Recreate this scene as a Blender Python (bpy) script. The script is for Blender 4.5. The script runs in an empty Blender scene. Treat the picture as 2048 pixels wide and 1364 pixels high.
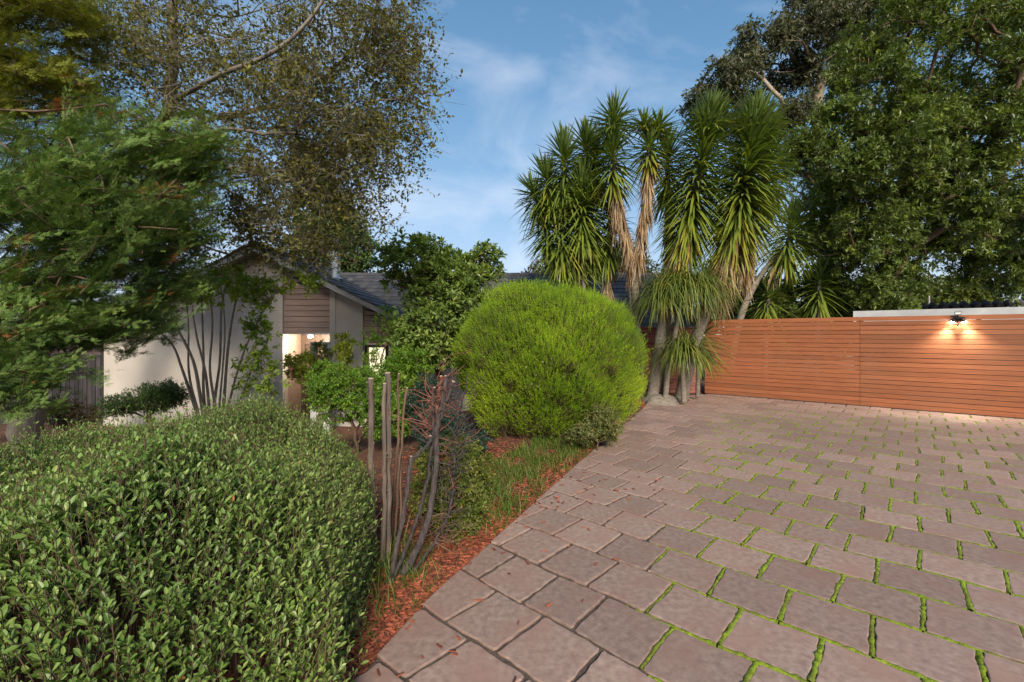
import bpy, math
import numpy as np
from mathutils import Vector

# ------------------------------------------------------------------ camera, sky, sun, exposure
S = bpy.context.scene
F_PX, CAM_H, HOR = 898.0, 1.5, 669.0
cam_d = bpy.data.cameras.new("camera"); cam = bpy.data.objects.new("camera", cam_d)
S.collection.objects.link(cam); S.camera = cam
cam_d.sensor_width = 36.0; cam_d.lens = F_PX / 2048 * 36
cam_d.shift_y = -(682 - HOR) / 2048
cam_d.clip_start = 0.05; cam_d.clip_end = 3000
cam.location = (0, 0, CAM_H); cam.rotation_euler = (math.pi / 2, 0, 0)

SUN_EL, SUN_AZ = math.radians(30), math.radians(172)   # azimuth clockwise from +Y (view direction)
W = bpy.data.worlds.new("World"); S.world = W; W.use_nodes = True
nt = W.node_tree; nt.nodes.clear()
n_out = nt.nodes.new("ShaderNodeOutputWorld"); n_bg = nt.nodes.new("ShaderNodeBackground")
n_sky = nt.nodes.new("ShaderNodeTexSky"); n_sky.sky_type = 'NISHITA'; n_sky.sun_disc = False
n_sky.sun_elevation = SUN_EL; n_sky.sun_rotation = SUN_AZ
n_sky.air_density = 1.0; n_sky.dust_density = 0.25; n_sky.ozone_density = 1.2
tc = nt.nodes.new("ShaderNodeTexCoord"); mp = nt.nodes.new("ShaderNodeMapping")
mp.inputs['Scale'].default_value = (1.6, 1.2, 3.2); mp.inputs['Location'].default_value = (0.35, 0.2, 0.15)
nz = nt.nodes.new("ShaderNodeTexNoise"); nz.inputs['Scale'].default_value = 1.6; nz.inputs['Detail'].default_value = 7
nz.inputs['Roughness'].default_value = 0.55; nz.inputs['Distortion'].default_value = 0.4
rp = nt.nodes.new("ShaderNodeValToRGB")
rp.color_ramp.elements[0].position = 0.48; rp.color_ramp.elements[0].color = (0, 0, 0, 1)
rp.color_ramp.elements[1].position = 0.80; rp.color_ramp.elements[1].color = (.5, .5, .5, 1)
mx = nt.nodes.new("ShaderNodeMixRGB"); mx.inputs['Color2'].default_value = (4.2, 4.2, 4.5, 1)
nt.links.new(tc.outputs['Generated'], mp.inputs['Vector']); nt.links.new(mp.outputs['Vector'], nz.inputs['Vector'])
nt.links.new(nz.outputs['Fac'], rp.inputs['Fac']); nt.links.new(rp.outputs['Color'], mx.inputs['Fac'])
hs = nt.nodes.new("ShaderNodeHueSaturation"); hs.inputs['Saturation'].default_value = 1.22; hs.inputs['Hue'].default_value = 0.494
nt.links.new(n_sky.outputs['Color'], hs.inputs['Color']); vm1 = nt.nodes.new("ShaderNodeVectorMath"); vm1.operation = 'MULTIPLY_ADD'; vm1.inputs[1].default_value = (.255, .225, .165); vm1.inputs[2].default_value = (1, 1, 1)
vm2 = nt.nodes.new("ShaderNodeVectorMath"); vm2.operation = 'DIVIDE'     # soft shoulder towards the horizon
nt.links.new(hs.outputs['Color'], vm1.inputs[0]); nt.links.new(hs.outputs['Color'], vm2.inputs[0]); nt.links.new(vm1.outputs[0], vm2.inputs[1])
nt.links.new(vm2.outputs[0], mx.inputs['Color1'])
nt.links.new(mx.outputs['Color'], n_bg.inputs['Color']); nt.links.new(n_bg.outputs['Background'], n_out.inputs['Surface'])
n_bg.inputs['Strength'].default_value = 0.112

sun_d = bpy.data.lights.new("sun", 'SUN'); sun = bpy.data.objects.new("sun", sun_d); S.collection.objects.link(sun)
sun_d.energy = 2.4; sun_d.angle = math.radians(13); sun_d.color = (1.0, 0.90, 0.75)
sdir = Vector((math.sin(SUN_AZ) * math.cos(SUN_EL), math.cos(SUN_AZ) * math.cos(SUN_EL), math.sin(SUN_EL)))
sun.rotation_euler = sdir.to_track_quat('Z', 'Y').to_euler()
sun.location = (3, -8, 12)
S.view_settings.view_transform = 'Standard'; S.view_settings.look = 'None'
S.view_settings.exposure = 1.35; S.view_settings.gamma = 1.0; S.view_settings.use_curve_mapping = False
S.render.engine = 'CYCLES'
S.cycles.max_bounces = 6; S.cycles.diffuse_bounces = 3; S.cycles.glossy_bounces = 2
S.cycles.transmission_bounces = 4; S.cycles.transparent_max_bounces = 4
S.cycles.use_denoising = True; S.cycles.sample_clamp_indirect = 6

# ------------------------------------------------------------------ helpers
rng = np.random.default_rng(11)
def at(px, py, Y):
    return np.array([(px - 1024) * Y / F_PX, Y, CAM_H - (py - HOR) * Y / F_PX])
def unit(v):
    v = np.asarray(v, float); n = np.linalg.norm(v, axis=-1, keepdims=True); return v / np.maximum(n, 1e-9)
def wloc(o):
    p = np.zeros(3)
    while o is not None:
        p += np.array(o.location); o = o.parent
    return p

class MB:
    """collects vertices, quads, triangles, n-gons and a per-vertex tint"""
    def __init__(s): s.V = []; s.Q = []; s.T = []; s.N = []; s.tint = []; s.n = 0
    def add(s, V, Q=None, T=None, N=None, tint=0.5):
        V = np.asarray(V, float).reshape(-1, 3)
        if Q is not None and len(Q): s.Q.append(np.asarray(Q, np.int64).reshape(-1, 4) + s.n)
        if T is not None and len(T): s.T.append(np.asarray(T, np.int64).reshape(-1, 3) + s.n)
        if N is not None:
            for f in N: s.N.append([int(i) + s.n for i in f])
        t = np.asarray(tint, float).reshape(-1)
        s.tint.append(np.full(len(V), t[0]) if len(t) == 1 else t)
        s.V.append(V); s.n += len(V); return s
    def box(s, lo, hi, tint=0.5):
        (a, b, c), (d, e, f) = lo, hi
        V = [(a,b,c),(d,b,c),(d,e,c),(a,e,c),(a,b,f),(d,b,f),(d,e,f),(a,e,f)]
        return s.add(V, [(0,3,2,1),(4,5,6,7),(0,1,5,4),(1,2,6,5),(2,3,7,6),(3,0,4,7)], tint=tint)
    def obox(s, c, ax, ay, az, tint=0.5):
        c, ax, ay, az = (np.asarray(q, float) for q in (c, ax, ay, az))
        V = [c + i*ax + j*ay + k*az for k in (-1, 1) for i, j in ((-1,-1),(1,-1),(1,1),(-1,1))]
        return s.add(V, [(0,3,2,1),(4,5,6,7),(0,1,5,4),(1,2,6,5),(2,3,7,6),(3,0,4,7)], tint=tint)
    def tube(s, P, R, k=6, cap=True, tint=0.5, wob=0.0):
        P = np.asarray(P, float); R = np.broadcast_to(np.asarray(R, float), (len(P),)); n = len(P)
        d = unit(np.gradient(P, axis=0))
        ref = np.array([0.31, 0.93, 0.17]) if abs(unit(P[-1]-P[0]) @ np.array([0.31, 0.93, 0.17])) < 0.85 else np.array([0.9, 0.1, -0.4])
        x = unit(np.cross(d, ref)); y = np.cross(d, x)
        a = np.arange(k) * 2 * np.pi / k
        rr = R[:, None] * (1 + wob * rng.uniform(-1, 1, (n, k)))
        V = P[:, None, :] + rr[..., None] * (np.cos(a)[None, :, None] * x[:, None, :] + np.sin(a)[None, :, None] * y[:, None, :])
        i = np.arange(n - 1)[:, None] * k; j = np.arange(k)[None, :]; j2 = (j + 1) % k
        Q = np.stack([i + j, i + j2, i + k + j2, i + k + j], -1).reshape(-1, 4)
        return s.add(V, Q, N=[list(range(k))[::-1], list(range((n-1)*k, n*k))] if cap else None, tint=tint)
    def twigs(s, A, B, ra, rb, tint=0.5):
        A = np.asarray(A, float); B = np.asarray(B, float); n = len(A)
        if n == 0: return s
        d = unit(B - A); x = unit(np.cross(d, np.array([0.3, 0.2, 0.93]) + rng.normal(0, .05, (n, 3)))); y = np.cross(d, x)
        V = np.empty((n, 6, 3))
        for q in range(3):
            o = math.cos(q*2.0944) * x + math.sin(q*2.0944) * y
            V[:, q] = A + o * np.reshape(ra, (-1, 1)); V[:, 3+q] = B + o * np.reshape(rb, (-1, 1))
        f = np.array([(0,1,4,3),(1,2,5,4),(2,0,3,5)])
        Q = (f[None] + (np.arange(n)*6)[:, None, None]).reshape(-1, 4)
        return s.add(V, Q, tint=tint)
    def inst(s, T, F, P, R, Sc, tint):
        T = np.asarray(T, float); F = np.asarray(F); n = len(P); k = len(T)
        if n == 0: return s
        Sc = np.asarray(Sc, float)
        if Sc.ndim == 1: Sc = np.repeat(Sc[:, None], 3, 1)
        V = P[:, None, :] + np.einsum('nij,nkj->nki', R, T[None] * Sc[:, None, :])
        Q = (F[None] + (np.arange(n)*k)[:, None, None]).reshape(-1, F.shape[1])
        tt = np.repeat(np.asarray(tint, float), k)
        if F.shape[1] == 4: return s.add(V, Q, tint=tt)
        return s.add(V, T=Q, tint=tt)
    def ribbons(s, P, d, side, nrm, L, Wd, droop, prof, fold, tint):
        """long strap leaves: prof = [(t, relative width)], droop (n,3) is added times t squared"""
        n = len(P); k = len(prof); V = np.empty((n, k, 3, 3))
        L = np.reshape(L, (-1, 1)); Wd = np.reshape(Wd, (-1, 1))
        for i, (t, w) in enumerate(prof):
            c = P + d*L*t + droop*L*t*t
            V[:, i, 0] = c - side*Wd*w*0.5 + nrm*Wd*w*fold; V[:, i, 1] = c; V[:, i, 2] = c + side*Wd*w*0.5 + nrm*Wd*w*fold
        q = []
        for i in range(k-1):
            a = i*3; q += [(a, a+1, a+4, a+3), (a+1, a+2, a+5, a+4)]
        Q = (np.array(q)[None] + (np.arange(n)*3*k)[:, None, None]).reshape(-1, 4)
        return s.add(V, Q, tint=np.repeat(np.asarray(tint, float), 3*k))
    def build(s, name, mat, parent=None, smooth=False, loc=None):
        V = np.concatenate(s.V) if s.V else np.zeros((0, 3))
        if loc is not None: base = np.asarray(loc, float)
        else: base = wloc(parent) if parent is not None else np.zeros(3)
        V = V - base
        me = bpy.data.meshes.new(name)
        q = np.concatenate(s.Q) if s.Q else np.zeros((0, 4), np.int64)
        t = np.concatenate(s.T) if s.T else np.zeros((0, 3), np.int64)
        nl = [np.array(f) for f in s.N]
        li = np.concatenate([q.ravel(), t.ravel()] + nl) if (len(q) or len(t) or nl) else np.zeros(0, np.int64)
        cnt = np.concatenate([np.full(len(q), 4), np.full(len(t), 3), np.array([len(f) for f in nl], np.int64)]).astype(np.int32)
        me.vertices.add(len(V)); me.vertices.foreach_set('co', V.astype(np.float32).ravel())
        me.loops.add(len(li)); me.loops.foreach_set('vertex_index', li.astype(np.int32))
        me.polygons.add(len(cnt)); st = np.zeros(len(cnt), np.int32); st[1:] = np.cumsum(cnt)[:-1]
        me.polygons.foreach_set('loop_start', st)
        me.polygons.foreach_set('loop_total', cnt)
        me.polygons.foreach_set('use_smooth', np.full(len(cnt), bool(smooth)))
        at_ = me.attributes.new('tint', 'FLOAT', 'POINT')
        at_.data.foreach_set('value', np.concatenate(s.tint).astype(np.float32))
        me.update(calc_edges=True)
        me.materials.append(mat)
        o = bpy.data.objects.new(name, me); S.collection.objects.link(o)
        if parent is not None:
            o.parent = parent
            if loc is not None: o.location = Vector(base - wloc(parent))
        elif loc is not None: o.location = Vector(base)
        return o

def thing(name, label, cat, loc=(0, 0, 0), group=None):
    o = bpy.data.objects.new(name, None); S.collection.objects.link(o); o.empty_display_size = 0.1
    o.location = Vector([float(v) for v in loc]); o['label'] = label; o['category'] = cat
    if group: o['group'] = group
    return o
def tag(o, label=None, cat=None, group=None, kind=None):
    if label: o['label'] = label
    if cat: o['category'] = cat
    if group: o['group'] = group
    if kind: o['kind'] = kind
    return o

# ------------------------------------------------------------------ materials
def _mat(name):
    m = bpy.data.materials.new(name); m.use_nodes = True
    return m, m.node_tree, m.node_tree.nodes['Principled BSDF'], m.node_tree.nodes['Material Output']
def ramp(nt, stops):
    r = nt.nodes.new('ShaderNodeValToRGB'); e = r.color_ramp.elements
    while len(e) < len(stops): e.new(0.5)
    for el, (p, c) in zip(e, stops): el.position = p; el.color = (*c, 1)
    return r
def leafmat(name, stops, rough=0.45, transl=0.3, spec=0.4, ttint=(1.25, 1.3, 0.55)):
    m, t, b, out = _mat(name)
    a = t.nodes.new('ShaderNodeAttribute'); a.attribute_name = 'tint'
    r = ramp(t, stops); t.links.new(a.outputs['Fac'], r.inputs['Fac'])
    t.links.new(r.outputs['Color'], b.inputs['Base Color'])
    b.inputs['Roughness'].default_value = rough; b.inputs['Specular IOR Level'].default_value = spec
    tr = t.nodes.new('ShaderNodeBsdfTranslucent'); mxs = t.nodes.new('ShaderNodeMixShader'); mxs.inputs[0].default_value = transl
    mul = t.nodes.new('ShaderNodeMixRGB'); mul.blend_type = 'MULTIPLY'; mul.inputs[0].default_value = 1; mul.inputs[2].default_value = (*ttint, 1)
    t.links.new(r.outputs['Color'], mul.inputs[1]); t.links.new(mul.outputs[0], tr.inputs['Color'])
    t.links.new(b.outputs[0], mxs.inputs[1]); t.links.new(tr.outputs[0], mxs.inputs[2]); t.links.new(mxs.outputs[0], out.inputs['Surface'])
    return m
def surf(name, c1, c2, scale=6.0, rough=0.8, bump=0.15, detail=6, stretch=(1, 1, 1), tint_amt=0.0, spec=0.3, c3=None, scale3=1.5, bscale=None, metal=0.0, bdist=0.01):
    """noise-mixed colour with relief; c3 = broad stain colour; tint_amt = brightness swing from the tint attribute"""
    m, t, b, out = _mat(name)
    tcn = t.nodes.new('ShaderNodeTexCoord'); geo = t.nodes.new('ShaderNodeNewGeometry'); mpn = t.nodes.new('ShaderNodeMapping')
    mpn.inputs['Scale'].default_value = stretch; t.links.new(geo.outputs['Position'], mpn.inputs['Vector'])
    n1 = t.nodes.new('ShaderNodeTexNoise'); n1.inputs['Scale'].default_value = scale; n1.inputs['Detail'].default_value = detail
    n1.inputs['Roughness'].default_value = 0.6
    t.links.new(mpn.outputs[0], n1.inputs['Vector'])
    r = ramp(t, [(0.32, c1), (0.68, c2)]); t.links.new(n1.outputs['Fac'], r.inputs['Fac']); col = r.outputs['Color']
    if c3 is not None:
        n3 = t.nodes.new('ShaderNodeTexNoise'); n3.inputs['Scale'].default_value = scale3; n3.inputs['Detail'].default_value = 5
        t.links.new(geo.outputs['Position'], n3.inputs['Vector'])
        r3 = ramp(t, [(0.45, (0, 0, 0)), (0.75, (1, 1, 1))]); t.links.new(n3.outputs['Fac'], r3.inputs['Fac'])
        m3 = t.nodes.new('ShaderNodeMixRGB'); t.links.new(r3.outputs['Color'], m3.inputs[0]); t.links.new(col, m3.inputs[1])
        m3.inputs[2].default_value = (*c3, 1); col = m3.outputs[0]
    if tint_amt:
        a = t.nodes.new('ShaderNodeAttribute'); a.attribute_name = 'tint'
        mr = t.nodes.new('ShaderNodeMapRange'); mr.inputs['To Min'].default_value = 1 - tint_amt; mr.inputs['To Max'].default_value = 1 + tint_amt
        t.links.new(a.outputs['Fac'], mr.inputs['Value'])
        mm = t.nodes.new('ShaderNodeMixRGB'); mm.blend_type = 'MULTIPLY'; mm.inputs[0].default_value = 1
        t.links.new(col, mm.inputs[1]); t.links.new(mr.outputs[0], mm.inputs[2]); col = mm.outputs[0]
    t.links.new(col, b.inputs['Base Color'])
    b.inputs['Roughness'].default_value = rough; b.inputs['Specular IOR Level'].default_value = spec; b.inputs['Metallic'].default_value = metal
    if bump:
        nb = t.nodes.new('ShaderNodeTexNoise'); nb.inputs['Scale'].default_value = bscale or scale*4; nb.inputs['Detail'].default_value = 4
        t.links.new(mpn.outputs[0], nb.inputs['Vector'])
        bp = t.nodes.new('ShaderNodeBump'); bp.inputs['Strength'].default_value = bump; bp.inputs['Distance'].default_value = bdist
        t.links.new(nb.outputs['Fac'], bp.inputs['Height']); t.links.new(bp.outputs[0], b.inputs['Normal'])
    return m
def emit(name, col, st):
    m, t, b, out = _mat(name); b.inputs['Base Color'].default_value = (0.8, 0.8, 0.8, 1)
    b.inputs['Emission Color'].default_value = (*col, 1); b.inputs['Emission Strength'].default_value = st
    return m

M = {}
M['soil'] = surf('soil', (.075, .035, .022), (.16, .07, .04), 9, .95, .6, c3=(.06, .045, .03), scale3=.9, bscale=40)
M['bed'] = surf('joint_bed', (.055, .040, .032), (.12, .086, .066), 25, .95, .6)
M['paver'] = surf('paver_stone', (0.212, 0.139, 0.112), (0.348, 0.243, 0.196), 26, .62, .18, detail=12, tint_amt=.17, c3=(0.273, 0.160, 0.124), scale3=3.4, bscale=220, spec=.5, bdist=.004)
M['moss'] = surf('moss', (0.076, 0.110, 0.008), (0.255, 0.334, 0.020), 38, .95, .6, c3=(0.119, 0.123, 0.020), scale3=5)
M['mulch'] = surf('mulch_chip', (0.180, 0.047, 0.025), (0.324, 0.095, 0.050), 14, .9, .3, tint_amt=.55)
M['render'] = surf('wall_render', (0.410, 0.367, 0.319), (0.454, 0.410, 0.362), 2.2, .9, .25, bscale=70, bdist=.006, c3=(0.367, 0.324, 0.275), scale3=.8)
M['trim'] = surf('trim_paint', (0.420, 0.378, 0.331), (0.462, 0.420, 0.367), 3, .6, .05)
M['clad'] = surf('cladding_stain', (.27, .185, .145), (.36, .255, .205), 7, .6, .1, stretch=(.25, 1, 4), tint_amt=.12)
M['barge'] = surf('barge_paint', (.36, .35, .34), (.42, .41, .40), 3, .55, .04)
M['tile'] = surf('roof_tile', (.045, .045, .055), (.085, .082, .092), 4, .75, .2, tint_amt=.3, c3=(.11, .10, .08), scale3=1.4)
M['door'] = surf('door_wood', (.11, .075, .055), (.15, .10, .075), 8, .45, .05, stretch=(6, 1, .5))
M['dark'] = surf('dark_frame', (.02, .019, .018), (.03, .028, .026), 5, .5, 0)
M['steel'] = surf('flue_steel', (.45, .46, .48), (.6, .6, .62), 5, .32, .05, metal=.9, stretch=(1, 1, .2))
M['white'] = surf('white_paint', (.72, .70, .67), (.8, .78, .75), 6, .6, .05)
M['slat'] = surf('slat_stain', (0.219, 0.069, 0.027), (0.333, 0.115, 0.046), 9, .6, .15, stretch=(0.343, 0.326, 7.600), tint_amt=.15, spec=.3, c3=(0.247, 0.098, 0.045), scale3=.9)
M['post'] = surf('fence_post', (.14, .06, .03), (.19, .08, .04), 8, .7, .1)
M['paling'] = surf('weathered_shaded_paling', (0.030, 0.026, 0.030), (0.065, 0.055, 0.055), 6, .9, .3, stretch=(2.500, 2.400, 0.200), tint_amt=.35)  # weathered timber, colour darkened overall to stand in for shade on the fence
M['brick'] = surf('red_brick', (.22, .06, .04), (.34, .11, .07), 9, .85, .3, tint_amt=.25)
M['mortar'] = surf('mortar', (.30, .27, .24), (.38, .35, .31), 12, .95, .3)
M['black'] = surf('black_plastic', (.012, .012, .013), (.02, .02, .022), 5, .4, 0)
M['shed'] = surf('carport_paint', (.42, .42, .42), (.55, .55, .54), 3, .6, .1, c3=(.30, .30, .29), scale3=1.2)
M['bark_grey'] = surf('bark_grey', (.10, .085, .07), (.21, .18, .15), 12, .9, .6, stretch=(1, 1, .3), tint_amt=.25)
M['bark_brown'] = surf('bark_brown', (.07, .045, .03), (.16, .10, .065), 12, .9, .7, stretch=(1, 1, .25), tint_amt=.25)
M['bark_tan'] = surf('bark_tan', (.17, .13, .09), (.38, .31, .23), 55, .85, .8, stretch=(1, 1, .14), tint_amt=.25, bscale=120)
M['bark_dark'] = surf('bark_dark', (.022, .018, .018), (.085, .066, .062), 60, .8, .8, stretch=(1, 1, .2), tint_amt=.35, bscale=140)
M['bark_stake'] = surf('bark_stake', (.060, .042, .034), (.21, .155, .118), 48, .9, 1.0, stretch=(1, 1, .12), tint_amt=.25, bscale=110, c3=(.10, .085, .075), scale3=9)
M['bark_red'] = surf('bark_red', (.13, .045, .03), (.22, .085, .06), 16, .8, .4, tint_amt=.25)
M['cutwood'] = surf('cut_wood', (.38, .29, .20), (.5, .40, .29), 30, .8, .2)
M['palm_bark'] = surf('yucca_bark', (.14, .115, .09), (.27, .23, .185), 10, .9, .8, stretch=(1, 1, 5), tint_amt=.2, bscale=22, bdist=.03)
M['cane'] = surf('yellow_pole', (.4, .4, .38), (.5, .5, .48), 5, .5, 0)
BROWN = (.17, .075, .03)
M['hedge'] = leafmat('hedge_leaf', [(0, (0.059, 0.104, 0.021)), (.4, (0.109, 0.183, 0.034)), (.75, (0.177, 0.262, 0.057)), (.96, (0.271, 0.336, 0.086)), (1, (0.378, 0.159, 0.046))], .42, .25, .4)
M['conifer'] = leafmat('conifer_leaf', [(0, (0.070, 0.118, 0.029)), (.5, (0.133, 0.218, 0.052)), (.9, (0.244, 0.341, 0.078)), (.94, (0.255, 0.329, 0.067)), (.97, (0.255, 0.088, 0.028)), (1, (0.302, 0.106, 0.034))], .6, .18, .2)
M['conifer_gold'] = leafmat('conifer_gold_leaf', [(0, (0.084, 0.108, 0.014)), (.5, (0.180, 0.204, 0.024)), (.95, (0.300, 0.300, 0.042)), (1, (0.276, 0.144, 0.036))], .6, .22, .2)
M['olive'] = leafmat('olive_leaf', [(0, (0.075, 0.074, 0.017)), (.5, (0.121, 0.119, 0.026)), (.88, (0.184, 0.174, 0.036)), (.97, (0.322, 0.258, 0.024)), (1, (0.322, 0.134, 0.036))], .5, .4, .3)
M['ficus'] = leafmat('ficus_leaf', [(0, (0.044, 0.067, 0.017)), (.45, (0.094, 0.134, 0.026)), (.8, (0.171, 0.224, 0.036)), (1, (0.308, 0.336, 0.054))], .42, .3, .4)
M['gum'] = leafmat('gum_leaf', [(0, (.045, .055, .025)), (.5, (.08, .09, .04)), (1, (.14, .14, .06))], .45, .25, .35)
M['round'] = leafmat('heath_leaf', [(0, (0.133, 0.101, 0.043)), (.05, (0.111, 0.119, 0.022)), (.10, (0.111, 0.196, 0.011)), (.5, (0.243, 0.380, 0.016)), (1, (0.464, 0.582, 0.032))], .55, .4, .2)
M['yucca'] = leafmat('yucca_leaf', [(0, (0.051, 0.081, 0.024)), (.4, (0.097, 0.147, 0.030)), (.7, (0.175, 0.223, 0.030)), (.86, (0.285, 0.266, 0.030)), (1, (0.350, 0.247, 0.050))], .38, .2, .45)
M['yucca_dead'] = leafmat('yucca_dead_leaf', [(0, (.17, .095, .045)), (.45, (.31, .20, .10)), (.8, (.42, .31, .19)), (1, (.50, .41, .29))], .8, .15, .15, (1.1, 1, .8))
M['pony'] = leafmat('strap_leaf', [(0, (.06, .10, .018)), (.6, (.14, .18, .03)), (1, (.27, .25, .05))], .45, .25, .35)
M['rhodo'] = leafmat('broad_leaf', [(0, (0.078, 0.125, 0.028)), (.5, (0.156, 0.227, 0.048)), (.9, (0.265, 0.328, 0.069)), (.985, (0.187, 0.250, 0.055)), (1, (0.702, 0.499, 0.041))], .4, .38, .4)
M['lime'] = leafmat('lime_leaf', [(0, (.06, .13, .012)), (.5, (.11, .22, .018)), (1, (.22, .31, .03))], .45, .35, .35)
M['yellow'] = leafmat('yellow_leaf', [(0, (.10, .15, .01)), (.5, (.19, .24, .012)), (1, (.32, .33, .03))], .45, .35, .35)
M['crepe'] = leafmat('crepe_leaf', [(0, (0.117, 0.182, 0.018)), (.5, (0.208, 0.299, 0.031)), (1, (0.351, 0.416, 0.052))], .45, .45, .35)
M['varieg'] = leafmat('pale_leaf', [(0, (.09, .12, .03)), (.5, (.15, .18, .045)), (.80, (.22, .23, .08)), (.9, (.28, .16, .06)), (1, (.30, .14, .06))], .5, .3, .3)
M['blue'] = leafmat('blue_green_leaf', [(0, (.010, .03, .022)), (.6, (.02, .055, .035)), (1, (.05, .09, .045))], .5, .15, .3)
M['box'] = leafmat('box_leaf', [(0, (.05, .08, .014)), (.5, (.11, .14, .02)), (.85, (.19, .20, .03)), (1, (.30, .20, .03))], .45, .25, .35)
M['azalea'] = leafmat('dark_shrub_leaf', [(0, (0.036, 0.072, 0.019)), (.6, (0.072, 0.132, 0.029)), (1, (0.132, 0.204, 0.042))], .45, .2, .35)
M['drab'] = leafmat('drab_leaf', [(0, (.05, .045, .02)), (.6, (.09, .08, .03)), (1, (.14, .12, .04))], .6, .25, .2)
M['grass'] = leafmat('grass_blade', [(0, (.05, .10, .012)), (.6, (.10, .17, .02)), (.85, (.17, .21, .04)), (1, (.34, .27, .12))], .5, .3, .25)
M['petal'] = surf('pink_petal', (.6, .12, .14), (.75, .22, .22), 8, .6, 0)
M['bulb'] = emit('lamp_glow', (1.0, .90, .74), 60)
M['led'] = emit('led_glow', (1.0, .92, .78), 90)
M['blind'] = emit('lit_blind', (1.0, .88, .55), .55)
g, t_, b_, o_ = _mat('window_glass'); b_.inputs['Transmission Weight'].default_value = 1; b_.inputs['Roughness'].default_value = .03; b_.inputs['Base Color'].default_value = (.95, .96, .95, 1); M['glass'] = g

# ------------------------------------------------------------------ ground and driveway
EDGE = np.array([(-3.2, -6), (-1.25, 0.2), (-.98, 1.2), (-.70, 1.94), (-.48, 2.56), (-.126, 3.32), (.436, 4.55), (1.39, 6.54), (2.36, 8.5), (3.05, 9.95), (3.9, 10.75), (4.88, 11.35), (5.6, 12.6), (9, 30)])
def edge_d(x, y):
    """signed distance to the driveway edge: positive in the garden (left), negative on the driveway"""
    p = np.stack([np.asarray(x, float).ravel(), np.asarray(y, float).ravel()], 1)
    best = np.full(len(p), 1e9); sgn = np.ones(len(p))
    for a, b in zip(EDGE[:-1], EDGE[1:]):
        e = b - a; tt = np.clip(((p - a) @ e) / (e @ e), 0, 1); q = a + tt[:, None]*e
        dd = np.linalg.norm(p - q, axis=1); cr = e[0]*(p[:, 1]-a[1]) - e[1]*(p[:, 0]-a[0])
        m = dd < best - 1e-9; best[m] = dd[m]; sgn[m] = np.sign(cr[m])
    return (best * sgn).reshape(np.shape(x))
def sstep(v): v = np.clip(v, 0, 1); return v*v*(3-2*v)
def gz(x, y):
    d = edge_d(x, y)
    z = -.045 + .045*sstep((d-.02)/.10) - .75*sstep((d-1.4)/5.0)
    far = sstep((np.hypot(np.asarray(x, float), np.asarray(y, float)-5) - 18)/20)
    return z*(1-far) + far*(-.8)
xs = np.concatenate([[-900, -300, -120, -60, -35, -24, -18], np.arange(-14, -4, .5), np.arange(-4, 5, .09), np.arange(5, 14, .5), [18, 24, 35, 60, 120, 300, 900]])
ys = np.concatenate([[-900, -200, -60, -25, -10, -5], np.arange(-2, 1, .3), np.arange(1, 11.8, .09), np.arange(12, 20, .5), [24, 32, 45, 70, 120, 300, 900]])
gx, gy = np.meshgrid(xs, ys); g_z = gz(gx, gy)
dd = edge_d(gx, gy); g_z = g_z + np.where((dd > .08) & (dd < 8), rng.normal(0, .008, dd.shape), 0)
nx_, ny_ = len(xs), len(ys); i_, j_ = np.meshgrid(np.arange(nx_-1), np.arange(ny_-1)); a_ = j_*nx_ + i_
mb = MB(); mb.add(np.stack([gx, gy, g_z], -1), np.stack([a_, a_+1, a_+1+nx_, a_+nx_], -1).reshape(-1, 4))
tag(mb.build('ground', M['soil'], smooth=True), kind='structure')

U = np.array([.742, -.670]); Vv = np.array([.670, .742])
F0 = np.array([4.906, 11.415]); FD = unit(np.array([9.088-4.906, 7.97-11.415])); FN = np.array([FD[1], -FD[0]])  # FN points to the camera side
if FN @ (-F0) < 0: FN = -FN
bedpoly = [EDGE[1], EDGE[2], EDGE[3], EDGE[4], EDGE[5], EDGE[6], EDGE[7], EDGE[8], EDGE[9], EDGE[10], EDGE[11]]
far_r = F0 + FD*9.5 - FN*.6
mb = MB(); pts = [(*(p + np.array([.015, 0])), -.012) for p in bedpoly] + [(*(F0 - FN*.6 + FD*.3), -.012), (*far_r, -.012), (12.5, -3, -.012), (-2.2, -3, -.012)]
mb.add(pts, N=[list(range(len(pts)))[::-1]])
drive = tag(mb.build('driveway', M['bed']), kind='structure')

# rows of pavers, stretcher bond; v = across rows, u = along rows
vlines = [2.30, 2.68, 3.084, 3.473, 3.875, 4.245, 4.635]
while vlines[-1] < 14.5: vlines.append(vlines[-1] + .387 + rng.uniform(-.012, .012))
while vlines[0] > -1.0: vlines.insert(0, vlines[0] - .385 + rng.uniform(-.01, .01))
i0 = min(range(len(vlines)), key=lambda i: abs(vlines[i]-3.084)); PL = .372
def clip(poly, p, n):
    out = []
    for a, b in zip(poly, poly[1:] + poly[:1]):
        da, db = (np.array(a)-p) @ n, (np.array(b)-p) @ n
        if da >= 0: out.append(a)
        if da*db < 0: s_ = da/(da-db); out.append(tuple(np.array(a)*(1-s_) + np.array(b)*s_))
    return out
def warp(p):
    p = np.asarray(p, float); x, y = p[..., 0], p[..., 1]
    return np.stack([x + .010*np.sin(5.1*x+3.3*y) + .012*np.sin(1.6*y-1.2*x+2), y + .010*np.sin(4.3*x-5.7*y+1) + .014*np.sin(1.3*x+1.9*y)], -1)
pavers = []; joints = []
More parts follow.
